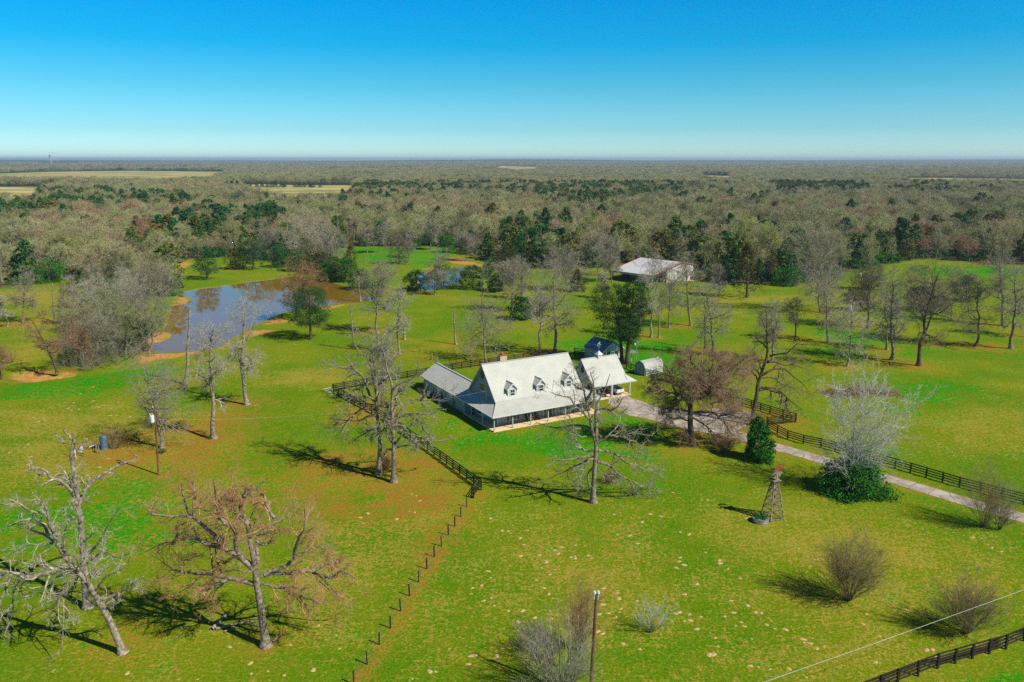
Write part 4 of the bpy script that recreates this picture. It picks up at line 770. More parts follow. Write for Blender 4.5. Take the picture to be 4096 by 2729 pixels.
def window(parent, cx, cz, w, h, y, axis='y', sgn=-1, label=None, name='window', rows=2, shutters=False):
    """a window on a wall; axis 'y': wall is y = const and faces -y, axis 'x': wall is x = const and faces -x"""
    def put(mb, a0, a1, d0, d1, z0, z1):
        if axis == 'y': mb.box(a0, a1, y + min(sgn * d0, sgn * d1), y + max(sgn * d0, sgn * d1), z0, z1)
        else: mb.box(y + min(sgn * d0, sgn * d1), y + max(sgn * d0, sgn * d1), a0, a1, z0, z1)
    f = MB(); t = .11
    put(f, cx - w / 2 - t, cx + w / 2 + t, 0, .06, cz + h / 2, cz + h / 2 + t); put(f, cx - w / 2 - t, cx + w / 2 + t, 0, .08, cz - h / 2 - t, cz - h / 2)
    put(f, cx - w / 2 - t, cx - w / 2, 0, .06, cz - h / 2, cz + h / 2); put(f, cx + w / 2, cx + w / 2 + t, 0, .06, cz - h / 2, cz + h / 2)
    fo = f.build(name, M['trim'], parent)
    g = MB(); put(g, cx - w / 2, cx + w / 2, 0, .02, cz - h / 2, cz + h / 2); g.build('pane', M['glass'], fo)
    r = MB(); put(r, cx - w / 2, cx + w / 2, .02, .05, cz - .03, cz + .03)
    for i in (1, 2): put(r, cx - w / 2 + w * i / 3 - .012, cx - w / 2 + w * i / 3 + .012, .02, .035, cz + .03, cz + h / 2)
    put(r, cx - w / 2, cx + w / 2, .021, .034, cz + h * .25 - .012, cz + h * .25 + .012); r.build('sash_bar', M['trim'], fo)
    if shutters:
        for s in (-1, 1):
            x = cx + s * (w / 2 + t + .22)
            sm = MB(); put(sm, x - .2, x + .2, 0, .05, cz - h / 2 - .05, cz + h / 2 + .05); so = sm.build('shutter', M['shutter'], parent)
            hm = MB(); q = .07; pts = [(-q, .5 * q), (-.5 * q, q), (0, .5 * q), (.5 * q, q), (q, .5 * q), (0, -q)]
            hm.prism([(x + a, y - .056, cz + .1 + b_) for a, b_ in pts], (0, .006, 0)); hm.build('heart_cutout', M['trim'], so)
    return fo
def post(parent, x, y, z0, z1, s=.15):
    m = MB(); m.box(x - s / 2, x + s / 2, y - s / 2, y + s / 2, z0, z1); m.box(x - s * .75, x + s * .75, y - s * .75, y + s * .75, z0, z0 + .35); m.box(x - s * .75, x + s * .75, y - s * .75, y + s * .75, z1 - .12, z1); return m.build('post', M['siding_light'], parent)

# ------------------------------------------------------------------ farmhouse
TH = math.radians(29.4); HO = G(1977, 1729)
ho = empty('farmhouse', HO, TH, 'long grey farmhouse with white metal roof, three dormers and a deep front porch', 'house')
# walls
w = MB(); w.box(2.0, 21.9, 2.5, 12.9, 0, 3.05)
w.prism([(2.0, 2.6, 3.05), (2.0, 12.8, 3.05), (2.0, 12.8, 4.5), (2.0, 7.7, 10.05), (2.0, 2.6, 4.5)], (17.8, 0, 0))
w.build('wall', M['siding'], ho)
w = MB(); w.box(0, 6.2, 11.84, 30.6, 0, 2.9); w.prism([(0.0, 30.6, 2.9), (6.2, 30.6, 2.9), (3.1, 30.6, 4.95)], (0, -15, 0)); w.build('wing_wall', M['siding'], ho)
for q in ((1.91, 2.09, 2.47, 2.59, .16, 3.0), (21.81, 21.99, 2.47, 2.59, .16, 3.0), (-.03, .09, 11.81, 11.93, .1, 2.8), (-.03, .07, 30.55, 30.66, .1, 2.8)): MB().box(*q).build('corner_board', M['trim'], ho)
s = MB(); s.prism([(-.15, -.15, 0), (22.2, -.15, 0), (22.2, 2.5, 0), (2.0, 2.5, 0), (2.0, 11.84, 0), (-.15, 11.84, 0)], (0, 0, .14)); s.build('porch_slab', M['slab'], ho)
k = 1.1; ZB = 4.48
r = MB()
roof_sheet(r, [(1.6, 2.5, ZB), (20.1, 2.5, ZB), (20.1, 7.7, 10.2), (1.6, 7.7, 10.2)], ((5, 2.5, ZB), (5, 7.7, 10.2)))
roof_sheet(r, [(20.1, 13.3, 4.04), (1.6, 13.3, 4.04), (1.6, 7.7, 10.2), (20.1, 7.7, 10.2)], ((5, 13.3, 4.04), (5, 7.7, 10.2)))
r.box(1.55, 20.15, 7.55, 7.85, 10.17, 10.26)
mr = r.build('main_roof', M['roof'], ho)
r = MB(); EZ = 2.88
roof_sheet(r, [(-.55, -.55, EZ), (22.85, -.55, EZ), (20.15, 2.5, ZB - .02), (1.7, 2.5, ZB - .02)], ((5, -.55, EZ), (5, 2.5, ZB - .02)))
roof_sheet(r, [(-.55, 12.4, EZ), (-.55, -.55, EZ), (1.7, 2.5, ZB - .02), (2.2, 3.0, ZB + .2), (2.2, 12.4, ZB + .2)] if False else [(-.55, 12.4, EZ), (-.55, -.55, EZ), (1.98, 2.62, ZB), (1.98, 12.4, ZB)], ((-.55, 5, EZ), (1.98, 5, ZB)))
roof_sheet(r, [(22.85, -.55, EZ), (22.85, 13.3, EZ), (20.0, 13.3, 4.3), (20.0, 2.6, 4.45)], ((22.85, 5, EZ), (20.0, 5, 4.45)))
r.beam((-.5, -.5, EZ + .05), (1.75, 2.5, ZB + .02), .12, .06); r.beam((22.8, -.5, EZ + .05), (20.1, 2.5, ZB + .02), .12, .06)
r.build('porch_roof', M['roof'], ho)
r = MB(); roof_sheet(r, [(-.5, 31.1, EZ - .02), (-.5, 12.42, EZ - .02), (3.1, 12.42, 5.15), (3.1, 31.1, 5.15)], ((-.5, 20, EZ), (3.1, 20, 5.15)))
roof_sheet(r, [(6.7, 12.9, EZ - .02), (6.7, 31.1, EZ - .02), (3.1, 31.1, 5.15), (3.1, 12.9, 5.15)], ((6.7, 20, EZ), (3.1, 20, 5.15))); r.box(2.95, 3.25, 13.0, 31.15, 5.12, 5.2); r.build('wing_roof', M['roof'], ho)
g = MB(); g.box(-.68, 22.95, -.68, -.56, EZ - .16, EZ); g.box(-.68, -.56, -.56, 31.1, EZ - .16, EZ - .01); g.box(22.86, 22.97, -.56, 13.2, EZ - .16, EZ); g.build('gutter', M['trim'], ho)
for x in (1.56, 20.06):
    for a, z in ((2.45, ZB - .12), (13.3, 3.9)): MB().beam((x, a, z), (x, 7.7, 10.08), .08, .22).build('barge_board', M['siding_light'], ho)
MB().beam((-.5, 31.12, EZ - .13), (3.1, 31.12, 5.03), .06, .2).build('barge_board', M['siding_light'], ho)
MB().tube((-.08, 16.4, .2), (-.08, 16.4, 2.8), .05).build('downpipe', M['shutter'], ho); MB().tube((-.25, -.55, 2.8), (-.1, -.1, 2.2), .04).build('downpipe', M['trim'], ho)
for i in range(7): post(ho, 22.0 * i / 6, 0, .14, 2.86)
for y in (4.4, 8.85): post(ho, 0, y, .14, 2.9)
beam = MB(); beam.box(-.08, 22.08, -.08, .08, 2.66, 2.84); beam.box(-.08, .08, .09, 11.8, 2.66, 2.84); beam.build('porch_beam', M['siding_light'], ho)
# openings
window(ho, 5.2, 1.45, 1.35, 1.35, 2.5, shutters=True); window(ho, 8.77, 1.45, 1.25, 1.45, 2.5, shutters=True); window(ho, 16.4, 1.5, 1.25, 1.35, 2.5, shutters=True)
window(ho, 18.95, 1.4, 1.0, 1.5, 2.5); window(ho, 20.25, 1.4, 1.1, 1.5, 2.5)
f = MB(); f.box(11.5, 14.05, 2.42, 2.5, 2.3, 2.42)
for x in (11.5, 12.1, 13.3, 13.93): f.box(x, x + .12, 2.42, 2.5, .15, 2.3)
fo = f.build('door_frame', M['trim'], ho)
for a, b_ in ((11.62, 12.1), (13.42, 13.93)): MB().box(a, b_, 2.45, 2.49, .2, 2.3).build('sidelight', M['glass'], fo)
g = MB(); g.box(12.22, 13.3, 2.45, 2.49, .16, 2.3); g.box(12.35, 13.17, 2.435, 2.45, .35, 1.1); g.box(12.35, 13.17, 2.435, 2.45, 1.25, 2.15); dd = g.build('door', M['shutter'], ho)
g = MB(); g.tube((13.2, 2.43, 1.15), (13.2, 2.38, 1.15), .03); g.build('handle', M['metal'], dd)
window(ho, 8.33, 5.85, 2.3, 1.25, 2.0, axis='x')
g = MB(); n_ = 20; g.prism([(1.985, 8.23 + .62 * math.cos(a * 2 * math.pi / n_), 8.05 + .72 * math.sin(a * 2 * math.pi / n_)) for a in range(n_)], (.0, 0, 0) if False else (-.05, 0, 0)); vo = g.build('gable_vent', M['shutter'], ho)
g = MB(); [g.box(1.90, 1.934, 8.23 - .5, 8.23 + .5, 7.55 + i * .2, 7.58 + i * .2) for i in range(6)]; g.build('louvre', M['siding'], vo)
bay = MB(); bay.prism([(2.0, 6.9, .55), (1.35, 7.5, .55), (1.35, 9.6, .55), (2.0, 10.2, .55)], (0, 0, 1.9)); bo = bay.build('bay_window', M['trim'], ho)
g = MB(); g.box(1.325, 1.345, 7.65, 8.45, .8, 2.2); g.box(1.325, 1.345, 8.6, 9.45, .8, 2.2); g.build('pane', M['glass'], bo)
for y in (21.7, 25.8): window(ho, y, 1.1, 1.15, 1.6, 0, axis='x')
g = MB(); g.box(-.06, 0, 15.8, 15.95, .2, 1.5); g.build('meter_pipe', M['shutter'], ho)
# dormers
for x0, x1 in ((4.4, 6.15), (10.38, 12.12), (16.4, 18.1)):
    yf = 2.95; xm = (x0 + x1) / 2; zf = ZB + k * (yf - 2.5); ze = 6.42; zp = 7.25
    yb = lambda z: 2.5 + (z - ZB) / k
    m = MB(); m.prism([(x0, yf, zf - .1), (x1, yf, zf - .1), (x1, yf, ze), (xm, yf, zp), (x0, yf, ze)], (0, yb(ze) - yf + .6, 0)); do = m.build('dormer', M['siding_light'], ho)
    m = MB()
    ov = .26; sl = (zp - ze) / (xm - x0); zo = ze - ov * sl + .06; yfr = yf - .22
    for s_ in (-1, 1):
        xe = xm + s_ * (xm - x0 + ov); pts = [(xe, yfr, zo), (xm, yfr, zp + .1), (xm, yb(zp + .1) + .05, zp + .1), (xe, yb(zo) + .05, zo)]
        roof_sheet(m, pts if s_ < 0 else pts[::-1], ((xe, 3, zo), (xm, 3, zp + .1)), th=.06, rib=.26)
    m.box(xm - .07, xm + .07, yfr - .01, yb(zp + .1), zp + .1, zp + .16); m.build('dormer_roof', M['roof'], do)
    m = MB()
    for s_ in (-1, 1): m.beam((xm + s_ * (xm - x0 + ov), yfr - .04, zo - .06), (xm, yfr - .04, zp + .03), .07, .2)
    for x in (x0, x1): m.box(x - .07, x + .07, yf - .03, yf + .1, zf - .02, ze - .02)
    m.box(x0 + .08, x1 - .08, yf - .03, yf, zf, zf + .14)
    m.build('dormer_trim', M['trim'], do)
    fo = MB(); cx, cz, w_, h_ = xm, 5.56, .86, 1.2
    fo.box(cx - w_ / 2 - .13, cx + w_ / 2 + .13, yf - .07, yf, cz + h_ / 2, cz + h_ / 2 + .13); fo.box(cx - w_ / 2 - .13, cx + w_ / 2 + .13, yf - .09, yf, cz - h_ / 2 - .13, cz - h_ / 2)
    fo.box(cx - w_ / 2 - .13, cx - w_ / 2, yf - .07, yf, cz - h_ / 2, cz + h_ / 2); fo.box(cx + w_ / 2, cx + w_ / 2 + .13, yf - .07, yf, cz - h_ / 2, cz + h_ / 2); fo.box(cx - w_ / 2, cx + w_ / 2, yf - .055, yf, cz - .04, cz + .04)
    fo.box(cx - .015, cx + .015, yf - .04, yf, cz + .04, cz + h_ / 2); fo.build('window_frame', M['trim'], do)
    fo = MB(); fo.box(cx - w_ / 2, cx + w_ / 2, yf - .025, yf, cz - h_ / 2, cz + h_ / 2); fo.build('window_pane', M['glass'], do)
# chimney, stove pipe, mast
m = MB(); m.box(6.35, 7.75, 9.4, 10.5, 4, 10.75); ch = m.build('chimney', M['stone'], ho)
m = MB(); m.box(6.28, 7.82, 9.33, 10.57, 10.75, 10.83); m.build('chimney_cap', M['rust'], ch)
m = MB(); m.tube((7.05, 9.95, 10.83), (7.05, 9.95, 11.05), .28, .28, 12); m.tube((7.05, 9.95, 11.05), (7.05, 9.95, 11.2), .36, .3, 12); m.build('flue', M['rust'], ch)
m = MB(); m.tube((3.1, 30.8, 4.9), (3.1, 30.8, 6.1), .12); m.tube((3.1, 30.8, 6.1), (3.1, 30.8, 6.3), .2, .2, 10); m.build('stove_pipe', M['metal'], ho)
m = MB(); m.tube((1.25, 5.15, 3.9), (1.25, 5.15, 5.9), .06); m.tube((1.25, 5.15, 5.9), (1.15, 5.05, 5.98), .09, .05); m.tube((.6, 5.3, 3.4), (.6, 5.3, 4.1), .05); m.build('service_mast', M['metal'], ho)

def loc2w(x, y, z=0.): c_, s_ = math.cos(TH), math.sin(TH); return (HO[0] + x * c_ - y * s_, HO[1] + x * s_ + y * c_, z)
def rocking_chair(x, y, rz, label):
    e = empty('rocking_chair', loc2w(x, y, .14), TH + rz, label, 'chair', 'rocking chairs on the porch')
    m = MB(); m.box(-.26, .26, -.25, .25, .42, .46); m.build('seat', M['blackwood'], e)
    m = MB()
    for i in range(6): m.beam((-.22 + i * .088, .25, .46), (-.22 + i * .088, .42, 1.15), .04, .02)
    m.beam((-.28, .42, 1.15), (.28, .42, 1.15), .05, .1); m.build('backrest', M['blackwood'], e)
    for s_ in (-1, 1):
        m = MB(); P_ = [(s_ * .27, -.45, .1), (s_ * .27, -.2, .03), (s_ * .27, .15, .02), (s_ * .27, .55, .1)]
        for a_, b_ in zip(P_, P_[1:]): m.beam(a_, b_, .04, .05)
        m.beam((s_ * .27, -.24, .04), (s_ * .27, -.24, .68), .04); m.beam((s_ * .27, .24, .04), (s_ * .27, .28, .7), .04); m.build('rocker', M['blackwood'], e)
        m = MB(); m.beam((s_ * .29, -.3, .69), (s_ * .29, .3, .69), .08, .03); m.build('armrest', M['blackwood'], e)
rocking_chair(7.75, 1.75, .25, 'left black rocking chair on the farmhouse porch'); rocking_chair(9.75, 1.75, -.25, 'right black rocking chair on the farmhouse porch, nearer the front door')
e = empty('side_table', loc2w(8.8, 1.9, .14), TH, 'small dark table between the two porch rocking chairs', 'table'); m = MB(); m.box(-.25, .25, -.25, .25, .5, .54); m.build('table_top', M['blackwood'], e)
for a_ in (-1, 1):
    for b_ in (-1, 1): m = MB(); m.box(a_ * .2 - .02, a_ * .2 + .02, b_ * .2 - .02, b_ * .2 + .02, 0, .5); m.build('leg', M['blackwood'], e)
e = empty('metal_bin', loc2w(.9, 10.4, .14), TH, 'low round fire pit bowl on the shaded side porch', 'fire pit'); m = MB(); m.tube((0, 0, 0), (0, 0, .3), .3, .42, 14); m.build('bowl', M['shutter'], e)
e = empty('air_conditioner', loc2w(-.8, 20.2, 0), TH, 'pale air conditioning box on the grass beside the left wing', 'air conditioner'); m = MB(); m.box(-.4, .4, -.4, .4, 0, .75); m.build('casing', M['siding_light'], e); m = MB(); m.tube((0, 0, .75), (0, 0, .79), .3, .3, 14); m.build('fan_grille', M['shutter'], e)

# ------------------------------------------------------------------ carport
go = empty('carport', loc2w(25.6, 6.4), TH, 'open white roofed carport with louvred cupola beside the farmhouse', 'carport')
m = MB(); m.prism([(-.3, 0, 0), (9.0, 0, 0), (9.0, 8.8, 0), (-.3, 8.8, 0)], (0, 0, .12)); m.build('slab', M['slab'], go)
m = MB(); m.box(.2, 8.6, 8.1, 8.3, .12, 3.6); m.box(.2, .4, 3.0, 8.1, .12, 3.0); m.build('wall', M['siding'], go)
m = MB(); m.prism([(.2, .3, 2.75), (.2, 8.5, 2.75), (.2, 4.5, 7.25)], (.15, 0, 0)); m.prism([(8.15, .5, 3.3), (8.15, 8.3, 3.3), (8.15, 4.5, 7.25)], (.15, 0, 0)); m.build('gable_wall', M['siding'], go)
m = MB(); roof_sheet(m, [(-.2, .15, 2.78), (10.35, .15, 2.78), (8.45, 1.25, 4.0), (8.45, 4.5, 7.5), (-.2, 4.5, 7.5)], ((3, .15, 2.78), (3, 4.5, 7.5)))
roof_sheet(m, [(-.2, 4.5, 7.5), (8.45, 4.5, 7.5), (8.45, 8.85, 2.78), (-.2, 8.85, 2.78)], ((3, 8.85, 2.78), (3, 4.5, 7.5)))
roof_sheet(m, [(10.35, .17, 2.76), (10.35, 8.8, 2.76), (8.45, 7.75, 4.0), (8.45, 1.27, 4.0)], ((10.35, 3, 2.76), (8.45, 3, 4.0))); m.box(-.2, 8.45, 4.38, 4.62, 7.48, 7.56); m.build('roof', M['roof'], go)
m = MB(); m.box(-.3, 10.45, .03, .14, 2.62, 2.8); m.beam((-.24, .1, 2.68), (-.24, 4.5, 7.4), .08, .2); m.beam((-.24, 8.85, 2.68), (-.24, 4.5, 7.4), .08, .2); m.beam((10.4, .1, 2.7), (10.4, 8.8, 2.7), .1, .16); m.build('fascia', M['siding_light'], go)
for x, y, s_ in ((4.25, .15, .34), (8.7, .15, .24), (8.7, 4.5, .2), (8.7, 8.1, .2), (.3, .2, .24)):
    m = MB(); m.box(x - s_ / 2, x + s_ / 2, y - s_ / 2, y + s_ / 2, .12, 2.7); m.build('post', M['siding_light'], go)
m = MB(); m.prism([(.18, 4.5 + .5 * math.cos(a * .3307), 5.35 + .72 * math.sin(a * .3307)) for a in range(19)], (-.05, 0, 0)); vo = m.build('gable_vent', M['shutter'], go)
m = MB(); m.box(3.6, 4.5, 4.05, 4.95, 6.9, 8.02); cu = m.build('cupola', M['trim'], go)
m = MB(); cx, cyy = 4.05, 4.5
m.add([(cx - .65, cyy - .65, 8.0), (cx + .65, cyy - .65, 8.0), (cx + .65, cyy + .65, 8.0), (cx - .65, cyy + .65, 8.0), (cx, cyy, 8.75)], [(0, 3, 2, 1), (0, 1, 4), (1, 2, 4), (2, 3, 4), (3, 0, 4)]); m.build('cupola_roof', M['trim'], cu)
m = MB(); m.beam((3.7, 4.04, 7.25), (4.4, 4.04, 7.85), .05, .03); m.beam((4.4, 4.035, 7.25), (3.7, 4.035, 7.85), .05, .03); m.build('cross_brace', M['siding_light'], cu)
ve = empty('weathervane', loc2w(25.6 + 4.05, 6.4 + 4.5, 8.75), TH + .3, 'pale green weathervane with a running horse on the carport cupola', 'weathervane')
pg = mat('verdigris_metal', (.25, .45, .38), .5, .1)
m = MB(); m.tube((0, 0, 0), (0, 0, 1.9), .03); m.beam((-.35, 0, .75), (.35, 0, .75), .04); m.beam((0, -.35, .75), (0, .35, .75), .04); m.build('rod', pg, ve)
m = MB(); m.beam((-.6, 0, 1.15), (.6, 0, 1.15), .04); m.prism([(.5, -.01, 1.28), (.5, -.01, 1.02), (.75, -.01, 1.15)], (0, .02, 0)); m.prism([(-.62, -.01, 1.3), (-.35, -.01, 1.15), (-.62, -.01, 1.0)], (0, .02, 0)); m.build('arrow', pg, ve)
m = MB(); m.prism([(-.35, -.012, 1.55), (-.5, -.012, 1.35), (-.42, -.012, 1.33), (-.25, -.012, 1.45), (.12, -.012, 1.42), (.2, -.012, 1.22), (.28, -.012, 1.22), (.24, -.012, 1.5), (.42, -.012, 1.72), (.36, -.012, 1.78), (.2, -.012, 1.66), (-.15, -.012, 1.62)], (0, .024, 0)); m.build('horse_figure', pg, ve)

# pickup
def wheel(par, x, y, z, r=.4, wd=.26):
    m = MB(); m.tube((x - wd / 2, y, z), (x + wd / 2, y, z), r, r, 16); t_ = m.build('wheel', M['tyre'], par, False)
    m = MB(); m.tube((x - wd / 2 - .01, y, z), (x + wd / 2 + .01, y, z), r * .55, r * .55, 12); m.build('rim', M['metal'], t_)
pk = empty('pickup_truck', loc2w(32.35, 6.9, .12), TH, 'white pickup truck parked under the carport with its red tail lamps outward', 'pickup')
m = MB(); m.prism([(-.97, 0, .55), (-.97, 0, 1.2), (-.97, 2.0, 1.2), (-.97, 2.0, .55)], (.1, 0, 0)); m.prism([(.87, 0, .55), (.87, 0, 1.2), (.87, 2.0, 1.2), (.87, 2.0, .55)], (.1, 0, 0))
m.box(-.87, .87, .1, 2.0, .6, .68); m.prism([(-.97, 2.0, .5), (-.97, 2.0, 1.22), (-.97, 4.2, 1.22), (-.97, 5.6, 1.1), (-.97, 5.75, .9), (-.97, 5.75, .45), (-.97, 5.2, .45)], (1.94, 0, 0)); m.build('body', M['whitepaint'], pk)
m = MB(); m.box(-.86, .86, 0, .08, .6, 1.2); tg = m.build('tailgate', M['whitepaint'], pk); m = MB(); m.box(-.15, .15, -.02, 0, 1.0, 1.08); m.build('handle', M['dark'], tg)
m = MB(); m.prism([(-.88, 2.05, 1.22), (-.78, 2.25, 1.85), (-.78, 3.5, 1.87), (-.88, 4.25, 1.22)], (1.76, 0, 0)); cb = m.build('cab', M['whitepaint'], pk)
m = MB(); m.prism([(-.76, 2.08, 1.28), (.76, 2.08, 1.28), (.7, 2.24, 1.78), (-.7, 2.24, 1.78)], (0, -.03, 0)); m.prism([(-.895, 2.35, 1.28), (-.80, 2.4, 1.76), (-.80, 3.4, 1.76), (-.895, 3.95, 1.28)], (-.01, 0, 0)); m.build('window', M['glass'], cb)
m = MB(); m.box(-.86, .86, .12, 1.98, .69, .72); m.build('bed_liner', M['dark'], pk)
m = MB(); m.box(-.9, .9, -.15, .0, .48, .62); m.build('rear_bumper', M['metal'], pk)
for s_ in (-1, 1): m = MB(); m.box(s_ * .92 - .07, s_ * .92 + .07, -.03, .05, .8, 1.18); m.build('tail_lamp', M['red'], pk)
for x in (-.86, .86):
    for y in (1.1, 4.75): wheel(pk, x, y, .4)
tb = empty('toolbox', loc2w(32.9, 7.25, .85), TH, 'red and pale tool box lying in the bed of the pickup', 'tool box'); m = MB(); m.box(-.3, .3, -.12, .12, 0, .22); m.build('box_body', M['red'], tb); m = MB(); m.box(-.3, .3, -.13, .13, .22, .26); m.build('lid', M['trim'], tb)
at = empty('quad_bike', loc2w(28.3, 7.8, .12), TH + .2, 'dark quad bike with chromed rack parked beside the pickup', 'quad bike')
m = MB(); m.prism([(-.25, -.6, .5), (-.25, -.7, .75), (-.25, .1, .85), (-.25, .6, .8), (-.25, .75, .5)], (.5, 0, 0)); m.build('body', M['shutter'], at)
m = MB(); m.box(-.4, .4, -.85, -.45, .82, .86); m.build('rack', M['metal'], at); m = MB(); m.tube((-.4, .35, 1.1), (.4, .35, 1.1), .02); m.tube((0, .35, .8), (0, .35, 1.1), .03); m.build('handlebar', M['metal'], at)
m = MB(); m.box(-.16, .16, -.4, .15, .86, .95); m.build('saddle', M['blackwood'], at)
for x in (-.45, .45):
    for y in (-.6, .6): wheel(at, x, y, .28, .28, .22)

# ------------------------------------------------------------------ garden shed with a gambrel roof
a_ = G(*C5(1370, 1010)); b_ = G(*C5(1560, 1080)); sdir = math.radians(38)
sh = empty('garden_shed', ((a_ + b_) / 2), sdir, 'small pale green shed with a gambrel metal roof behind the carport', 'shed')
wd, ln = 3.1, 5.6   # local: x along the length, y across
prof = [(-wd / 2, 0), (-wd / 2 - .05, 1.75), (-wd * .32, 2.75), (0, 3.15), (wd * .32, 2.75), (wd / 2 + .05, 1.75), (wd / 2, 0)]
m = MB(); m.prism([(0, -y, z) for y, z in prof], (ln, 0, 0)); m.build('wall', M['shedside'], sh)
m = MB(); m.prism([(-.03, -y * .985, z * .985) for y, z in prof], (.02, 0, 0)); m.build('gable_wall', M['shedgreen'], sh)
m = MB()
for (y0_, z0_), (y1_, z1_) in zip(prof[1:-1], prof[2:-1]):
    roof_sheet(m, [(-.15, y0_, z0_ + .05), (-.15, y1_, z1_ + .05), (ln + .15, y1_, z1_ + .05), (ln + .15, y0_, z0_ + .05)], ((1, y0_, z0_), (1, y1_, z1_)), th=.05, rib=.23)
m.build('roof', M['roof'], sh)
m = MB(); m.box(-.07, -.03, -.62, .62, .08, 2.2); do = m.build('door', M['shedgreen'], sh)
m = MB(); [m.box(-.10, -.07, y - .07, y + .07, .05, 2.3) for y in (-.62, .62)]; m.box(-.10, -.07, -.55, .55, 2.2, 2.32); [m.beam((-.10, y * wd / 2, 0.05), (-.10, y * wd / 2, 1.75), .05, .12) for y in (-.97, .97)]; m.build('trim', M['trim'], sh)

# ------------------------------------------------------------------ cabin behind the carport
cabd = math.atan2(-5.4, 4.0)
cb = empty('cabin', (16.9, 185.2, 0), cabd, 'white walled cabin with a shaded blue metal roof behind the carport', 'cabin')
m = MB(); m.box(.3, 6.7, .35, 6.65, 0, 2.6); m.prism([(.3, .35, 2.6), (.3, 6.65, 2.6), (.3, 3.5, 4.4)], (6.4, 0, 0)); m.build('wall', M['siding_light'], cb)
m = MB(); roof_sheet(m, [(0, 0, 2.55), (7.0, 0, 2.55), (7.0, 3.5, 4.6), (0, 3.5, 4.6)], ((1, 0, 2.55), (1, 3.5, 4.6))); roof_sheet(m, [(0, 7, 2.55), (7.0, 7, 2.55), (7.0, 3.5, 4.6), (0, 3.5, 4.6)], ((1, 7, 2.55), (1, 3.5, 4.6)))
m.build('roof', mat('shade_tinted_white_roof', (.15, .24, .38), .4, .1, 1), cb)  # white metal sheet; blue of the shaded slope is put into its colour
m = MB(); m.box(6.7, 6.8, .3, .5, 0, 2.6); m.box(6.7, 6.8, 6.5, 6.7, 0, 2.6); m.beam((7.0, 0, 2.5), (7.0, 3.5, 4.55), .06, .18); m.beam((7.0, 7, 2.5), (7.0, 3.5, 4.55), .06, .18); m.build('trim', M['trim'], cb)
m = MB(); m.box(6.72, 6.75, 1.5, 2.6, 1.0, 2.1); m.box(6.72, 6.75, 4.2, 5.1, 0.1, 2.1); m.build('window', M['glass'], cb)
sp = G(*C5(1280, 755)); sl = empty('canopy_shelter', sp, .3, 'little square metal canopy on a single post right of the cabin', 'shelter')
m = MB(); m.beam((0, 0, 0), (0, 0, 2.3), .12); m.build('post', M['siding_light'], sl); m = MB(); m.add([(-1.2, -1.2, 2.2), (1.2, -1.2, 2.2), (1.2, 1.2, 2.2), (-1.2, 1.2, 2.2), (0, 0, 2.75)], [(0, 3, 2, 1), (0, 1, 4), (1, 2, 4), (2, 3, 4), (3, 0, 4)]); m.build('roof', M['metal'], sl)
lp = G(*C5(1375, 985)); lo = empty('lamp_pole', lp, 0, 'slim grey yard light pole beside the small green shed', 'light pole'); lh = atY(*C5(1375, 300), lp[1])[2]
m = MB(); m.tube((0, 0, 0), (0, 0, lh), .10, .07); m.build('pole', M['metal'], lo); m = MB(); m.tube((0, 0, lh - 1.1), (-.45, -.1, lh - .9), .025); m.build('bracket', M['metal'], lo); m = MB(); m.tube((-.45, -.1, lh - 1.15), (-.45, -.1, lh - .85), .22, .1, 10); m.build('lamp', M['trim'], lo)

# ------------------------------------------------------------------ barn
ba = math.atan2(314.2 - 302.2, 72.5 - 59.1)
bo = empty('barn', (72.6, 314.2, 0), ba, 'big white metal barn with orange edged roof and open side bays', 'barn')   # local x runs left-negative along the gable, y back
# gable wall from x=-18.2 (left) to 0 (right), open lean-to to x=-26.5; depth 20
m = MB(); m.prism([(-18.2, 0, 0), (0, 0, 0), (0, 0, 5.5), (-8.8, 0, 7.1), (-18.2, 0, 5.0)], (0, .15, 0)); m.box(-.15, 0, .15, 20, 0, 5.5); m.box(-18.2, -18.05, 5, 20, 0, 4.6); m.prism([(-26.2, 20, 3.0), (-26.2, 20, 3.7), (-8.8, 20, 7.1), (0, 20, 5.5), (0, 20, 0), (-12, 20, 0), (-12, 20, 3)], (0, -.15, 0)); m.build('wall', M['barnwhite'], bo)
m = MB(); roof_sheet(m, [(-26.8, -.4, 3.75), (-26.8, 20.4, 3.75), (-8.8, 20.4, 7.3), (-8.8, -.4, 7.3)], ((-26.8, 3, 3.75), (-8.8, 3, 7.3)), rib=.6); roof_sheet(m, [(.4, -.4, 5.6), (.4, 20.4, 5.6), (-8.8, 20.4, 7.3), (-8.8, -.4, 7.3)], ((.4, 3, 5.6), (-8.8, 3, 7.3)), rib=.6); m.build('roof', mat('white_barn_roof', (.56, .55, .55), .4, .02), bo)
m = MB()
for y in (-.45, 20.45): m.beam((-26.8, y, 3.7), (-8.8, y, 7.25), .1, .3); m.beam((.4, y, 5.55), (-8.8, y, 7.25), .1, .3)
m.box(-.02, .12, -.1, .02, 0, 5.5); m.box(-18.3, -18.1, -.06, .1, 0, 4.9); m.build('orange_trim', M['orange'], bo)
m = MB(); m.box(-26.9, -26.75, -.4, 20.4, 2.9, 3.7); m.build('eave_fascia', M['siding'], bo)
for y in (0, 6.7, 13.4, 20):
    m = MB(); m.box(-26.3, -26.0, y - .15, y + .15, 0, 3.6); m.build('post', M['brownwood'], bo)
m = MB(); m.box(-8.2, -4.6, -.06, -.01, .05, 4.1); m.build('sliding_door', M['siding'], bo)
m = MB(); m.box(-8.35, -8.2, -.09, 0, 0, 4.2); m.box(-4.6, -4.45, -.09, 0, 0, 4.2); m.box(-8.35, -4.45, -.09, 0, 4.1, 4.25); m.build('door_frame', M['orange'], bo)
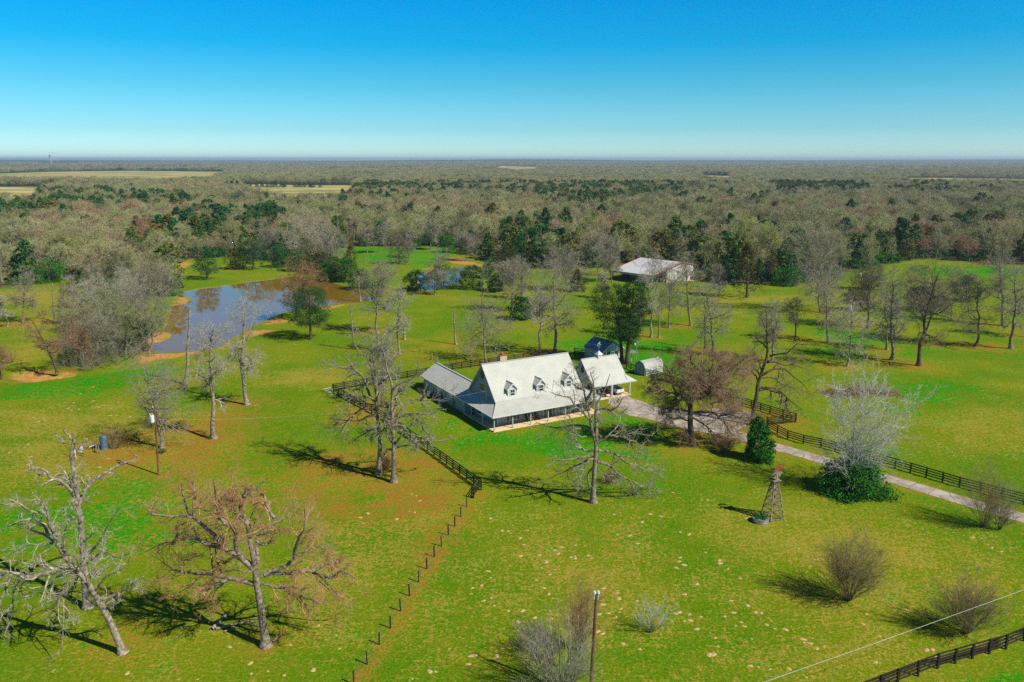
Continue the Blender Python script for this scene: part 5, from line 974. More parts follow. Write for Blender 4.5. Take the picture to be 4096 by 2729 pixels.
m = MB(); m.box(-2.3, -1.5, -.05, 0, 2.0, 3.2); m.build('window', M['glass'], bo); m = MB(); m.box(-11.5, -10.8, -.05, 0, 2.6, 3.3); m.build('vent', M['shutter'], bo)
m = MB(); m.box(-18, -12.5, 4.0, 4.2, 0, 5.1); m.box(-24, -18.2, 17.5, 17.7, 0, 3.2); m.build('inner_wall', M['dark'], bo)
m = MB(); m.add([(x, y, .05) for x, y in ((-8.6, -.2), (-4.4, -.2), (2, -6), (-3, -7))], [(0, 3, 2, 1)]); m.build('apron', M['slab'], bo)
tr = G(*C6(2150, 660)); to = empty('tractor', tr, ba, 'small yellow tractor parked on the right of the barn', 'tractor')
m = MB(); m.prism([(0, -.4, .5), (0, .4, .5), (0, .4, 1.1), (0, -.4, 1.1)], (1.8, 0, 0)); m.build('bonnet', M['yellow'], to); m = MB(); m.box(-1.2, 0, -.55, .55, .6, 1.0); m.build('seat_platform', M['yellow'], to); m = MB(); [m.beam((x, y, 1), (x, y, 2.1), .06) for x in (-1.1, -.1) for y in (-.5, .5)]; m.box(-1.25, .05, -.6, .6, 2.1, 2.16); m.build('roll_frame', M['yellow'], to)
for x, r_ in ((-.7, .6), (1.4, .4)):
    for y in (-.65, .65): m = MB(); m.tube((x, y - .15, r_), (x, y + .15, r_), r_, r_, 14); m.build('wheel', M['tyre'], to)

# ------------------------------------------------------------------ fences
def fence(path, label, closed=False, h=1.55, rails=4, mats='blackwood', step=2.4, name='rail_fence', gapsag=0):
    g = [np.array(p) for p in path]; o = empty(name, g[0], 0, label, 'fence', 'black board fences')
    R_ = MB(); posts = 0; L0 = g[0]
    for a, b in zip(g, g[1:]):
        d = np.linalg.norm(b - a); k_ = max(1, int(round(d / step)))
        for i in range(k_):
            p, q = a + (b - a) * i / k_ - L0, a + (b - a) * (i + 1) / k_ - L0
            dn = (q - p) / np.linalg.norm(q - p); s_ = np.array([-dn[1], dn[0], 0]) * .11
            for r_ in range(rails):
                z = h * (.93 - .235 * r_ * (4 / rails) * (1 if rails == 4 else .95)); R_.beam(p + s_ + (0, 0, z + random.uniform(-.012, .012)), q + s_ + (0, 0, z + random.uniform(-.012, .012)), .05, .17)
            m = MB(); m.box(p[0] - .085, p[0] + .085, p[1] - .085, p[1] + .085, -.1, h + .05); m.build('post', M[mats], o)
        end = b
    p = end - L0; m = MB(); m.box(p[0] - .085, p[0] + .085, p[1] - .085, p[1] + .085, -.1, h + .05); m.build('post', M[mats], o)
    R_.build('rail', M[mats], o); return o
random.seed(4)
fence([G(*C8(330, 470)), G(*C8(1120, 905)), G(*C8(1905, 1460)), G(*R7(882, 270))], 'black four rail fence running past the two close oaks to the lawn gate')
fence([G(*C8(322, 455)), G(*C8(1190, 300)), G(*crop(1600, 1350, 5.227)(1100, 680)), G(*crop(1600, 1350, 2.242)(1180, 195)), G(*crop(1600, 1350, 2.242)(1400, 160))], 'dark rail fence crossing behind the left wing and the chimney')
fence([G(*crop(1600, 1350, 2.242)(1560, 150)), G(*C5(420, 645)), G(*C5(700, 760))], 'short dark rail fence running up to the blue roofed cabin', mats='brownwood')
fence([G(*C5(1020, 840)), G(*C5(1180, 905)), G(*C5(1365, 985))], 'brown rail fence between carport and shed', mats='brownwood')
fence([G(*C5(1575, 1075)), G(*C5(1820, 1110)), G(*Q1(600, 600)), G(*Q1(1090, 740)), G(*Q1(1510, 872)), G(*Q1(1805, 962))], 'brown rail fence running from the shed round the gravel turning area', mats='brownwood')
fence([G(*Q1(1800, 968)), G(*Q1(1660, 985)), G(*Q1(1475, 1005))], 'short return of rail fence closing the corner by the leaning oak', mats='brownwood')
fence([G(*Q1(1480, 1040)), G(*Q1(1710, 1160)), G(*Q1(1890, 1215)), G(*Q2(200, 940)), G(*Q2(915, 1140)), G(*Q2(1535, 1325)), G(*Q2(2161, 1490)), G(*Q2(2700, 1640))], 'long black rail fence following the driveway to the right edge', mats='blackwood')
fence([G(*R8(1150, 1720)), G(*R8(1500, 1580)), G(*R8(1770, 1475)), G(*R8(2230, 1345)), G(*R8(2354, 1290)), G(*R8(2700, 1170))], 'weathered dark rail fence crossing the bottom right corner', mats='brownwood')
# lawn gate
ga = G(*R7(868, 262)); gb = G(*R7(829, 325)); o = empty('lawn_gate', gb, math.atan2(ga[1] - gb[1], ga[0] - gb[0]), 'black board gate at the lower end of the long yard fence', 'gate'); gl = float(np.linalg.norm(ga - gb))
m = MB(); [m.beam((0, 0, z), (gl, 0, z), .04, .13) for z in (.3, .6, .9, 1.2)]; m.beam((.05, .03, .3), (gl - .05, .03, 1.2), .04, .1); m.build('gate_panel', M['blackwood'], o); m = MB(); m.box(-.1, .1, -.1, .1, -.1, 1.6); m.build('post', M['blackwood'], o)
WP = [(785, 382), (744, 450), (705, 515), (661, 575), (614, 648), (567, 720), (517, 800), (461, 890), (400, 982), (340, 1085), (272, 1200), (196, 1310), (115, 1442), (25, 1580)]
for i, p in enumerate(WP):
    g = G(*R7(*p)); m = MB(); m.box(-.06, .06, -.06, .06, -.1, 1.38); o = m.build('fence_post', M['blackwood']); o.location = g; o.rotation_euler = (random.uniform(-.03, .03), random.uniform(-.03, .03), random.uniform(0, 1))
    tag(o, 'black post of the wire fence running down to the bottom edge' if 0 < i < 13 else ('topmost black post of the wire fence below the gate' if i == 0 else 'lowest black post of the wire fence at the bottom edge'), 'fence post', 'black posts of the wire fence')
m = MB(); gs = [G(*R7(*p)) for p in WP]
for z in (.45, .85, 1.25):
    for a, b in zip(gs, gs[1:]): m.beam(a + (0, 0, z), b + (0, 0, z), .008)
tag(m.build('fence_wire', M['metal']), 'thin wire strung between the black posts', 'wire')

# ------------------------------------------------------------------ windmill and stock tank
wg = (G(*R8(592, 432)) + G(*R8(720, 482))) / 2; wmz = empty('windmill', wg, .35, 'old wooden windmill tower with broken blades and a rusty tail', 'windmill')
ht = 5.3; legs = [(-1, -1), (1, -1), (1, 1), (-1, 1)]; lb_, lt_ = 1.05, .28
L_ = lambda i, z: (legs[i][0] * (lb_ + (lt_ - lb_) * z / ht), legs[i][1] * (lb_ + (lt_ - lb_) * z / ht), z)
for i in range(4): m = MB(); m.beam(L_(i, 0), L_(i, ht), .13); m.build('leg', M['greywood'], wmz)
m = MB(); lv = [.15, 1.5, 2.7, 3.7, 4.55, 5.2]
for i in range(4):
    j = (i + 1) % 4
    for z in lv: m.beam(L_(i, z), L_(j, z), .07, .09)
    for z0_, z1_ in zip(lv, lv[1:]): m.beam(L_(i, z0_), L_(j, z1_), .045, .06); m.beam(L_(j, z0_), L_(i, z1_), .045, .06)
m.build('cross_brace', M['greywood'], wmz)
m = MB(); m.box(-.6, .6, -.6, .6, ht, ht + .07); m.build('platform', M['greywood'], wmz)
m = MB(); m.tube((0, 0, ht), (0, 0, 6.9), .05); m.tube((0, -.45, 6.75), (0, .5, 6.75), .09); m.build('head', M['rust'], wmz)
for a_, l_ in ((-2.6, .95), (-2.0, 1.15), (-1.55, 1.1), (-1.1, .9), (-.5, .8), (2.9, .6)):
    m = MB(); c_, s_ = math.cos(a_), math.sin(a_); m.prism([(c_ * .15 - s_ * .06, -.45, 6.75 + s_ * .15 + c_ * .06), (c_ * .15 + s_ * .06, -.45, 6.75 + s_ * .15 - c_ * .06), (c_ * l_ + s_ * .17, -.5, 6.75 + s_ * l_ - c_ * .17), (c_ * l_ - s_ * .17, -.4, 6.75 + s_ * l_ + c_ * .17)], (0, .03, 0)); m.build('blade', M['greywood'], wmz)
m = MB(); m.prism([(.25, .25, 6.72), (1.15, -.1, 6.62), (1.25, -.14, 7.6), (.55, .12, 7.25), (.25, .25, 6.95)], (.01, .03, 0)); m.beam((0, .3, 6.8), (.4, .2, 6.82), .05); m.build('tail', M['rust'], wmz)
tg_ = G(*R8(577, 485)); o = empty('stock_tank', tg_, 0, 'round galvanised stock tank full of green weed beside the windmill', 'stock tank')
m = MB(); n_ = 26
for rr, z0_, z1_ in ((1.0, 0, .6), (1.04, .56, .62), (1.03, .18, .22), (1.03, .38, .42)): m.tube((0, 0, z0_), (0, 0, z1_), rr, rr, n_)
m.build('tank_wall', M['metal'], o)
rng = np.random.default_rng(5); a = Acc(); c_ = np.stack([rng.uniform(-.7, .7, 40), rng.uniform(-.7, .7, 40), rng.uniform(.6, .72, 40)], 1); a.add(leaves(c_[np.hypot(c_[:, 0], c_[:, 1]) < .85], .26, 60, .10, rng)); link('weed', a.mesh('weed'), M['weed'], o)

# ------------------------------------------------------------------ poles and wires
def pole(name, base, top, label, r=.15, xf=False, ins=False, m='pole'):
    d = top - base; o = empty(name, base, 0, label, 'utility pole'); b_ = MB(); b_.tube((0, 0, -.2), d, r, r * .72, 12); b_.build('pole', M[m], o)
    if xf:
        z = d * (1 - 2.1 / d[2]) if d[2] > 4 else d * .8; x = z[0]; q = MB(); q.tube((x - .32, z[1] - .25, z[2] - .55), (x - .32, z[1] - .25, z[2] + .4), .29, .29, 16); q.tube((x - .32, z[1] - .25, z[2] + .4), (x - .32, z[1] - .25, z[2] + .47), .3, .22, 16); tk = q.build('transformer', M['whitepaint'], o)
        q = MB(); q.tube((x - .55, z[1] - .3, z[2] + .45), (x - .6, z[1] - .3, z[2] + .85), .06, .05, 8); q.tube((x - .25, z[1] - .3, z[2] + .45), (x - .25, z[1] - .3, z[2] + .85), .06, .05, 8); q.build('bushing', M['trim'], tk)
        q = MB(); q.beam(d + (-.02, 0, -.25), d + (.35, -.05, -.1), .07); q.beam(d + (-.1, 0, -.5), d + (-.3, -.05, -.3), .12); q.build('insulator', M['trim'], o)
    if ins:
        for s_ in (-1, 1):
            q = MB(); p = d + np.array([s_ * .16, -.05, .0]); q.beam(p + (0, 0, -.45), p + (0, 0, .12), .04); q.tube(p + (0, 0, .1), p + (0, 0, .2), .12, .13, 12); q.tube(p + (0, 0, .2), p + (0, 0, .32), .08, .1, 12); q.build('insulator', M['whitepaint'], o)
    return o
b1 = G(634, 1899); t1 = atY(617, 1618, b1[1]); pole('utility_pole', b1, t1, 'brown utility pole with white transformer in front of the low oak, left', xf=True)
t2 = G(2386, 2378, 10.2); b2 = t2.copy(); b2[2] = 0; b2 = b2 + (-.35, .0, 0); pole('utility_pole', b2, t2, 'bare brown utility pole with two white insulators at the bottom centre', r=.16, ins=True)
b3 = G(*R4(1262, 1255)); t3 = atY(*R4(1270, 938), b3[1]); pole('utility_pole', b3, t3, 'utility pole with transformer standing behind the pale oak on the right pasture', xf=True)
b4 = G(*R4(1332, 885)); t4 = atY(*R4(1330, 750), b4[1]); pole('utility_pole', b4, t4, 'distant white topped utility pole by the lane into the right hand woods', xf=True)
def wire(name, a, b, sag, label, r=.014):
    P_ = [np.array(a) * (1 - t) + np.array(b) * t - np.array([0, 0, 4 * sag * t * (1 - t)]) for t in np.linspace(0, 1, 25)]
    ac = Acc(); ac.add(tubes(np.array(P_)[None], np.full((1, 25), r), 5)); return tag(link(name, ac.mesh('wire'), M['wire']), label, 'wire')
wire('overhead_wire', G(*dpx(1640, 1608), 6.0), G(*dpx(2480, 1309), 6.0), .1, 'single pale overhead wire slanting across the bottom right lawn', .016)
wire('service_wire', loc2w(1.2, 5.1, 5.95), t1 - np.array([.1, .2, 2.2]), 1.6, 'service cable hanging from the farmhouse mast to the transformer pole', .006)
wire('overhead_wire', t3 + (.1, 0, -.1), t4 + (.1, 0, -.1), .8, 'distant line between the two far right utility poles', .012)
# guy marker
g1, g2 = G(*C7(1185, 1172)), atY(*C7(1240, 980), G(*C7(1185, 1172))[1]); m = MB(); m.tube((0, 0, 0), g2 - g1, .03); o = m.build('guy_guard', M['yellow']); o.location = g1; tag(o, 'thin yellow guy wire guard leaning left of the transformer pole', 'guy guard')

# ------------------------------------------------------------------ pump corner with tank
p0 = G(*C7(660, 968)); o = empty('water_tank', p0, 0, 'tall blue grey cylindrical water tank in the left yard', 'tank')
m = MB(); m.tube((0, 0, 0), (0, 0, 2.2), .58, .58, 24); m.build('tank_wall', M['bluetank'], o, False); m = MB(); m.tube((0, 0, 2.2), (0, 0, 2.35), .62, .5, 24); m.build('lid', M['bluetank'], o)
o = empty('pump_pen', G(*C7(340, 1088)), 0, 'rickety grey wooden pen round the pump beside the blue tank', 'fence'); q0 = G(*C7(340, 1088)); pts = [(340, 1088), (240, 1060), (330, 985), (480, 950), (520, 955), (545, 1030), (578, 1030)]; gp = [G(*C7(*p)) - q0 for p in pts]
for p in gp: m = MB(); m.beam(p, p + (random.uniform(-.06, .06), 0, 1.35), .12); m.build('post', M['greywood'], o)
m = MB()
for a, b in ((0, 1), (1, 2), (2, 3), (4, 5)):
    for z in (.5, 1.0): m.beam(gp[a] + (0, 0, z), gp[b] + (0, 0, z + random.uniform(-.1, .1)), .04, .12)
m.build('rail', M['greywood'], o)
gpm = G(*C7(215, 1118)); tpm = atY(*C7(188, 725), gpm[1]); d = tpm - gpm; o = empty('meter_pole', gpm, 0, 'thin wooden meter pole with a white box left of the pump pen', 'meter pole'); m = MB(); m.tube((0, 0, 0), d, .07, .05); m.build('pole', M['greywood'], o)
m = MB(); m.tube((.05, -.1, 0), (.0, -.1, 1.5), .05); m.build('conduit', M['trim'], o); m = MB(); m.box(-.2, .1, -.22, -.08, 1.0, 1.45); m.build('meter_box', M['trim'], o)
g1 = G(*C7(420, 985)); g2 = G(*C7(575, 950)); m = MB(); m.tube((0, 0, .5), g2 - g1 + (0, 0, .75), .06); o = m.build('white_pipe', M['trim']); o.location = g1; tag(o, 'white pipe lying across the pump pen beside the blue tank', 'pipe')
o = empty('pump_box', G(*C7(290, 1000)), .3, 'small white pump box inside the wooden pen', 'pump'); m = MB(); m.box(-.3, .3, -.2, .2, 0, .7); m.build('casing', M['trim'], o); m = MB(); m.tube((.3, 0, .4), (.6, 0, .4), .05); m.build('outlet', M['metal'], o)
# stacked white rails by the fence corner
for i, (u, v, u2, v2) in enumerate(((165, 432, 285, 408), (200, 452, 320, 435), (230, 475, 345, 458), (245, 492, 340, 478), (290, 515, 420, 505))):
    a = G(*C8(u, v)); b = G(*C8(u2, v2)); m = MB(); m.beam((0, 0, .12), b - a + (0, 0, .2), .1, .07); o = m.build('white_rail', M['trim']); o.location = a
    tag(o, 'white rail lying in a loose pile beside the back corner of the black fence', 'rail', 'pile of white rails')
# stumps, logs, brush
def log(a, b, r, label, m_='barkpale', name='fallen_log', z=.15, fork=None):
    P_ = smooth_line([(0, 0, z), tuple((b - a) * .5 + (0, .12, z + .05)), tuple(b - a + (0, 0, z))], 8)[None]; ac = Acc(); ac.add(tubes(P_, np.array([[r * (1 - .05 * i) for i in range(9)]]), 8))
    if fork is not None: ac.add(tubes(np.array([[P_[0, 5], (P_[0, 5] + fork - a) / 2 + (0, 0, .15), fork - a + (0, 0, .1)]]), np.array([[r * .6, r * .45, r * .25]]), 6))
    o = link(name, ac.mesh('log', True), M[m_]); o.location = a; return tag(o, label, 'log', 'fallen branches under the trees')
log(G(*Q4(530, 1200)), G(*Q4(660, 1075)), .2, 'curved pale log on the trunk shadow of the reddish oak'); log(G(*Q4(560, 1195)), G(*Q4(860, 1140)), .13, 'long thin grey branch lying behind the reddish oak trunk', fork=G(*Q4(900, 1180))); log(G(*Q4(620, 1215)), G(*Q4(730, 1190)), .09, 'short branch lying by the shadow of the reddish oak')
log(G(*Q4(965, 1290)), G(*Q4(1025, 1235)), .13, 'stub of pale wood at the right foot of the reddish oak'); log(G(*Q3(390, 1510)), G(*Q3(420, 1485)), .07, 'pale scrap of branch near the bottom left edge'); log(G(*R5(1705, 555)), G(*R5(1738, 542)), .10, 'pale stick lying right of the high crowned oak')
log(G(*Q1(1430, 0)), G(*Q1(1700, 30)), .25, 'weathered trunk lying among the right pasture oaks') if False else None
st = G(*C8(385, 985)); tm = stump_mesh(.75, 9, .42); place_tree('stump', st, 'short brown stump in the grass left of the two close oaks', 'stump', 'broken stumps in the pasture', [('trunk', tm, M['barkdark'])])
rng = np.random.default_rng(8)
def brush(name, c, rx, ry, h, n_, label, m_='limbred'):
    S = np.stack([rng.uniform(-rx, rx, n_), rng.uniform(-ry, ry, n_), rng.uniform(0, h, n_) * .5], 1); S[:, 2] *= np.clip(1 - (S[:, 0] / rx) ** 2, .2, 1)
    D = rng.normal(size=(n_, 3)) * (1, 1, .45); D[:, 2] = np.abs(D[:, 2]); P_ = grow(S, D, rng.uniform(.8, 2.4, n_), 5, .18, -.03, rng); P_[:, :, 2] = np.clip(P_[:, :, 2], .03, None); ac = Acc(); ac.add(tubes(P_, np.full((n_, 1), .035) * np.linspace(1, .3, 6), 3))
    o = link(name, ac.mesh('brush'), M[m_]); o.location = c; return tag(o, label, 'brush pile')
brush('brush_pile', G(*Q2(600, 430)), 7.5, 2.2, 2.6, 900, 'long heap of cut reddish brushwood behind the silvery tree'); brush('brush_pile', G(*R4(2130, 720)), 6, 3, 4, 400, 'reddish heap of broken timber at the edge of the far right woods')
log(G(*Q2(280, 400)), G(*Q2(480, 385)), .45, 'thick sawn trunk lying at the left end of the brush heap', 'barkdark')

# ------------------------------------------------------------------ shrubs
def shrub(c, b, t, w, seed, label, stems, m1, m2, name='bare_shrub', grp='bare shrubs of the front lawn', **kw):
    g, hgt, dx, rad = where(c, b, t, w); kw['spread'] = min(kw.get('spread', .8), .90 * math.asin(min(.98, rad / (hgt * .78)))); a, f = vase_shrub(hgt, rad, seed, stems, **kw)
    return place_tree(name, g, label, 'shrub', grp, [('stems', a, M[m1]), ('twigs', f, M[m2])])
shrub(R8, (1172, 1015), (1215, 560), 400, 1, 'large vase shaped olive brown shrub in the middle of the right lawn', 90, 'vase', 'vase', twigs=(6, 5), base_sp=.4, rmin=.010)
shrub(R8, (1968, 1238), (2030, 850), 390, 2, 'round fine twigged shrub behind the overhead wire at the lower right', 70, 'vase', 'vase', twigs=(8, 6), base_sp=.25, spread=.6, rmin=.009)
shrub(R8, (2080, 520), (2110, 90), 280, 3, 'upright olive shrub at the driveway edge near the right border', 46, 'vase', 'vase', twigs=(7, 5), base_sp=.5)
shrub(R8, (2185, 540), (2200, 330), 160, 4, 'small dark ragged shrub right of the upright olive one', 30, 'barkdark', 'limbdark', twigs=(6, 5))
shrub(R8, (2215, 500), (2240, 170), 190, 14, 'thin grey sapling behind the small ragged shrub', 8, 'limbdark', 'limb', twigs=(7, 6), spread=.35)
shrub(R7, (2020, 1225), (2010, 970), 270, 5, 'small silvery open shrub among the sandy mounds', 16, 'limbdark', 'limbwhite', twigs=(6, 5), spread=.62, r0=.03, wob=.12)
shrub(R7, (1400, 1640), (1420, 1080), 560, 6, 'big bare crepe myrtle clump left of the bottom centre pole', 40, 'limb', 'limb', twigs=(8, 6), spread=.55, r0=.05, wob=.09)
shrub(R7, (1540, 1350), (1550, 850), 200, 7, 'tall narrow bare shrub rising left of the bottom centre pole', 26, 'limbred', 'limbred', twigs=(7, 5), spread=.24, r0=.035)
shrub(R7, (1250, 1400), (1270, 1130), 330, 8, 'low twiggy shrub behind the crepe myrtle clump', 26, 'limb', 'limb', twigs=(7, 5), spread=.65)
shrub(Q5, (640, 1080), (680, 950), 260, 9, 'low brown shrub behind the trunk of the front oak', 40, 'vase', 'limbred', twigs=(6, 4), spread=.7)
shrub(Q5, (690, 640), (690, 540), 190, 10, 'dark green leafy shrub on the lawn before the driveway', 20, 'vase', 'weed', twigs=(7, 7), spread=.7)
shrub(C7, (810, 965), (800, 565), 260, 11, 'leafless scrub tree growing against the blue tank', 22, 'limb', 'limbred', twigs=(8, 6), spread=.5, wob=.14)
shrub(C8, (1120, 1700), (1100, 1380), 330, 12, 'brown leafed scrub tangled round the foot of the two close oaks', 40, 'vase', 'leafred', twigs=(7, 5), spread=.6, wob=.15)
shrub(C7, (1560, 1030), (1560, 950), 190, 13, 'tuft of green briar at the foot of the low oak', 30, 'vase', 'weed', twigs=(6, 6), spread=.8)
shrub(Q1, (980, 1300), (950, 1080), 430, 15, 'tangled brown undergrowth between dense tree and green bush', 60, 'vase', 'limbred', twigs=(7, 5), spread=.7, wob=.13)
shrub(R5, (60, 260), (20, 150), 130, 16, 'pale reddish shrub at the left edge above the sand bank', 26, 'limbred', 'limbred', twigs=(6, 5), spread=.6)
shrub(R5, (1240, 430), (1240, 380), 90, 17, 'little brown bush at the foot of the forked dead snag', 24, 'vase', 'limb', twigs=(6, 4), spread=.7)
shrub(R5, (1420, 765), (1420, 735), 60, 18, 'green tuft at the foot of the slim twiggy oak', 20, 'vase', 'weed', twigs=(6, 5), spread=.8)
# silver tree growing through its bush
g, hgt, dx, rad = where(Q2, (550, 1400), (560, 150), 740); tm, fm = cedar(4.6, 4.4, 71, 'egg', 330, 70, .17, .0, 0)
gb = g + np.array([0, 1.5, 0]); place_tree('evergreen_bush', gb, 'broad dark green bush under the silvery tree by the driveway', 'bush', None, [('trunk', tm, M['barkdark']), ('crown', fm, M['privet'])])
rs = np.random.default_rng(72); n_ = 13; az = np.arange(n_) * 2.4; e = rs.uniform(.02, .17, n_); S_ = np.stack([np.cos(az) * e * 6, np.sin(az) * e * 6, np.zeros(n_)], 1)
P_ = grow(S_, np.stack([np.cos(az) * np.sin(e), np.sin(az) * np.sin(e), np.cos(e)], 1), hgt * rs.uniform(.72, .92, n_), 14, .05, .015, rs, corr=.3); R_ = .095 * np.linspace(1, .16, 15)[None] * rs.uniform(.7, 1.1, (n_, 1)); bg_ = Acc(); bg_.add(tubes(P_, R_, 6)); fn_ = Acc()
C, R2_ = children(P_, R_, 15, .08, 1, 1.0, .36, 8, .10, .05, rs, rmin=.025); fn_.add(tubes(C, R2_, 4)); C, R2_ = children(C, R2_, 6, .15, 1, .6, .5, 5, .11, .03, rs, rmin=.016); fn_.add(tubes(C, R2_, 3)); C, R2_ = children(C, R2_, 4, .25, 1, .5, .55, 3, .1, .02, rs, rmin=.013); fn_.add(tubes(C, R2_, 3))
a, f = bg_.mesh('stems', True), fn_.mesh('twigs')
place_tree('silver_tree', gb + np.array([0.1, -.1, 0]), 'silvery white many stemmed bare tree rising out of a dark green bush', 'tree', None, [('stems', a, M['limbwhite']), ('twigs', f, M['limbwhite'])])

for i, (x, y, ty, w_, st, bk) in enumerate(((470, 1330, 1060, 190, 'dense', 'thick'), (560, 1230, 930, 200, 'dense', 'limbpale'), (660, 1440, 1130, 230, 'dense', 'limb'), (760, 1330, 1010, 230, 'dense', 'thick'), (850, 1400, 1090, 220, 'dense', 'thick'), (700, 1160, 900, 200, 'dense', 'thick'),
        (830, 1180, 900, 200, 'dense', 'limbpale'), (430, 1180, 940, 150, 'slim', 'limb'), (930, 1220, 960, 190, 'dense', 'limb'), (560, 1460, 1200, 200, 'dense', 'limbred'), (860, 1040, 830, 180, 'dense', 'limbpale'), (1010, 1010, 790, 190, 'dense', 'limb'), (1120, 985, 840, 150, 'dense', 'limb'), (680, 1060, 860, 170, 'oak', 'limbpale'))):
    g, hgt, dx, rad = where(R2, (x, y), (x, ty), w_); tm, fm = bare_tree(hgt, rad, dx, st, 700 + i, .9, rm=.018)
    place_tree('thicket_tree', g, 'bare tree crowded into the brushy belt left of the brown pond', 'tree', 'bare trees crowded left of the pond', [('trunk', tm, M['bark']), ('crown', fm, M[bk])])
for i, (x, y, ty, w_, mt) in enumerate(((1990, 815, 680, 130, 'cedar'), (2080, 820, 720, 130, 'cedarhero'), (2170, 835, 690, 150, 'cedarrust'), (2250, 860, 720, 150, 'cedar'), (2330, 885, 730, 160, 'privet'), (2420, 935, 800, 150, 'cedar'), (1880, 790, 640, 130, 'cedar'))):
    g, hgt, dx, rad = where(R2, (x, y), (x, ty), w_); tm, fm = cedar(hgt, rad, 760 + i, 'round', 110, 34, .26, 0.)
    place_tree('evergreen_tree', g, 'dark evergreen crowding the far bank at the brown end of the pond', 'tree', 'evergreens on the far bank of the pond', [('trunk', tm, M['barkdark']), ('crown', fm, M[mt])])
for i, (x, y, ty, w_, bk) in enumerate(((2110, 765, 560, 300, 'limbpale'), (1830, 745, 560, 200, 'limb'), (2260, 800, 640, 180, 'limb'))):
    g, hgt, dx, rad = where(R2, (x, y), (x, ty), w_); tm, fm = bare_tree(hgt, rad, dx, 'dense', 780 + i, .9, rm=.028)
    place_tree('bare_tree', g, ('very wide pale crowned tree behind the far bank evergreens', 'bare tree behind the right hand cedar of the grassy far bank', 'bare tree between the wide pale crown and the dark cedar of the meadow')[i], 'tree', 'bare trees standing in the pasture', [('trunk', tm, M['bark']), ('crown', fm, M[bk])])

# thicket between left field and pond: a tangle nobody could count
ac = Acc(); rng = np.random.default_rng(77)
TK = poly(R2, [(430, 1200), (620, 1120), (880, 1150), (960, 1260), (930, 1380), (840, 1450), (700, 1490), (500, 1500), (390, 1480), (400, 1330)])
n_ = 900; P_ = rng.uniform(TK.min(0), TK.max(0), (n_ * 3, 2)); P_ = P_[sdist(TK, P_[:, 0], P_[:, 1]) > 0][:n_]; n_ = len(P_); hh = rng.uniform(3, 7.5, n_) * (.5 + .8 * fbm(P_[:, 0] / 6, P_[:, 1] / 6, 3))
S = np.concatenate([P_, land(P_[:, 0], P_[:, 1])[:, None]], 1); D = rng.normal(size=(n_, 3)) * (.35, .35, .1) + (0, 0, 1); T_ = grow(S, D, hh, 7, .12, .0, rng); Tr = np.full((n_, 1), .04) * np.linspace(1, .3, 8); ac.add(tubes(T_, Tr, 3))
C, R_ = children(T_, Tr, 7, .2, 1, .7, .38, 4, .16, .03, rng, rmin=.014); ac.add(tubes(C, R_, 3)); C, R_ = children(C, R_, 3, .2, 1, .7, .6, 2, .1, .02, rng, rmin=.012); ac.add(tubes(C, R_, 3))
tag(link('thicket', ac.mesh('thicket'), mat('grey_green_thicket_twigs', (.12, .10, .06), .9, color2=(.30, .29, .19), scale=.18, detail=5)), 'grey green tangle of brush between the left field and the brown pond', 'thicket', kind='stuff')
ac = Acc(); C_ = rng.uniform(TK.min(0), TK.max(0), (170, 2)); C_ = C_[sdist(TK, C_[:, 0], C_[:, 1]) > 0]; ac.add(leaves(np.concatenate([C_, rng.uniform(.3, 2.2, (len(C_), 1))], 1), .8, 60, .15, rng))
tag(link('undergrowth', ac.mesh('undergrowth'), M['privet']), 'dark green undergrowth inside the grey thicket by the pond', 'undergrowth', kind='stuff')

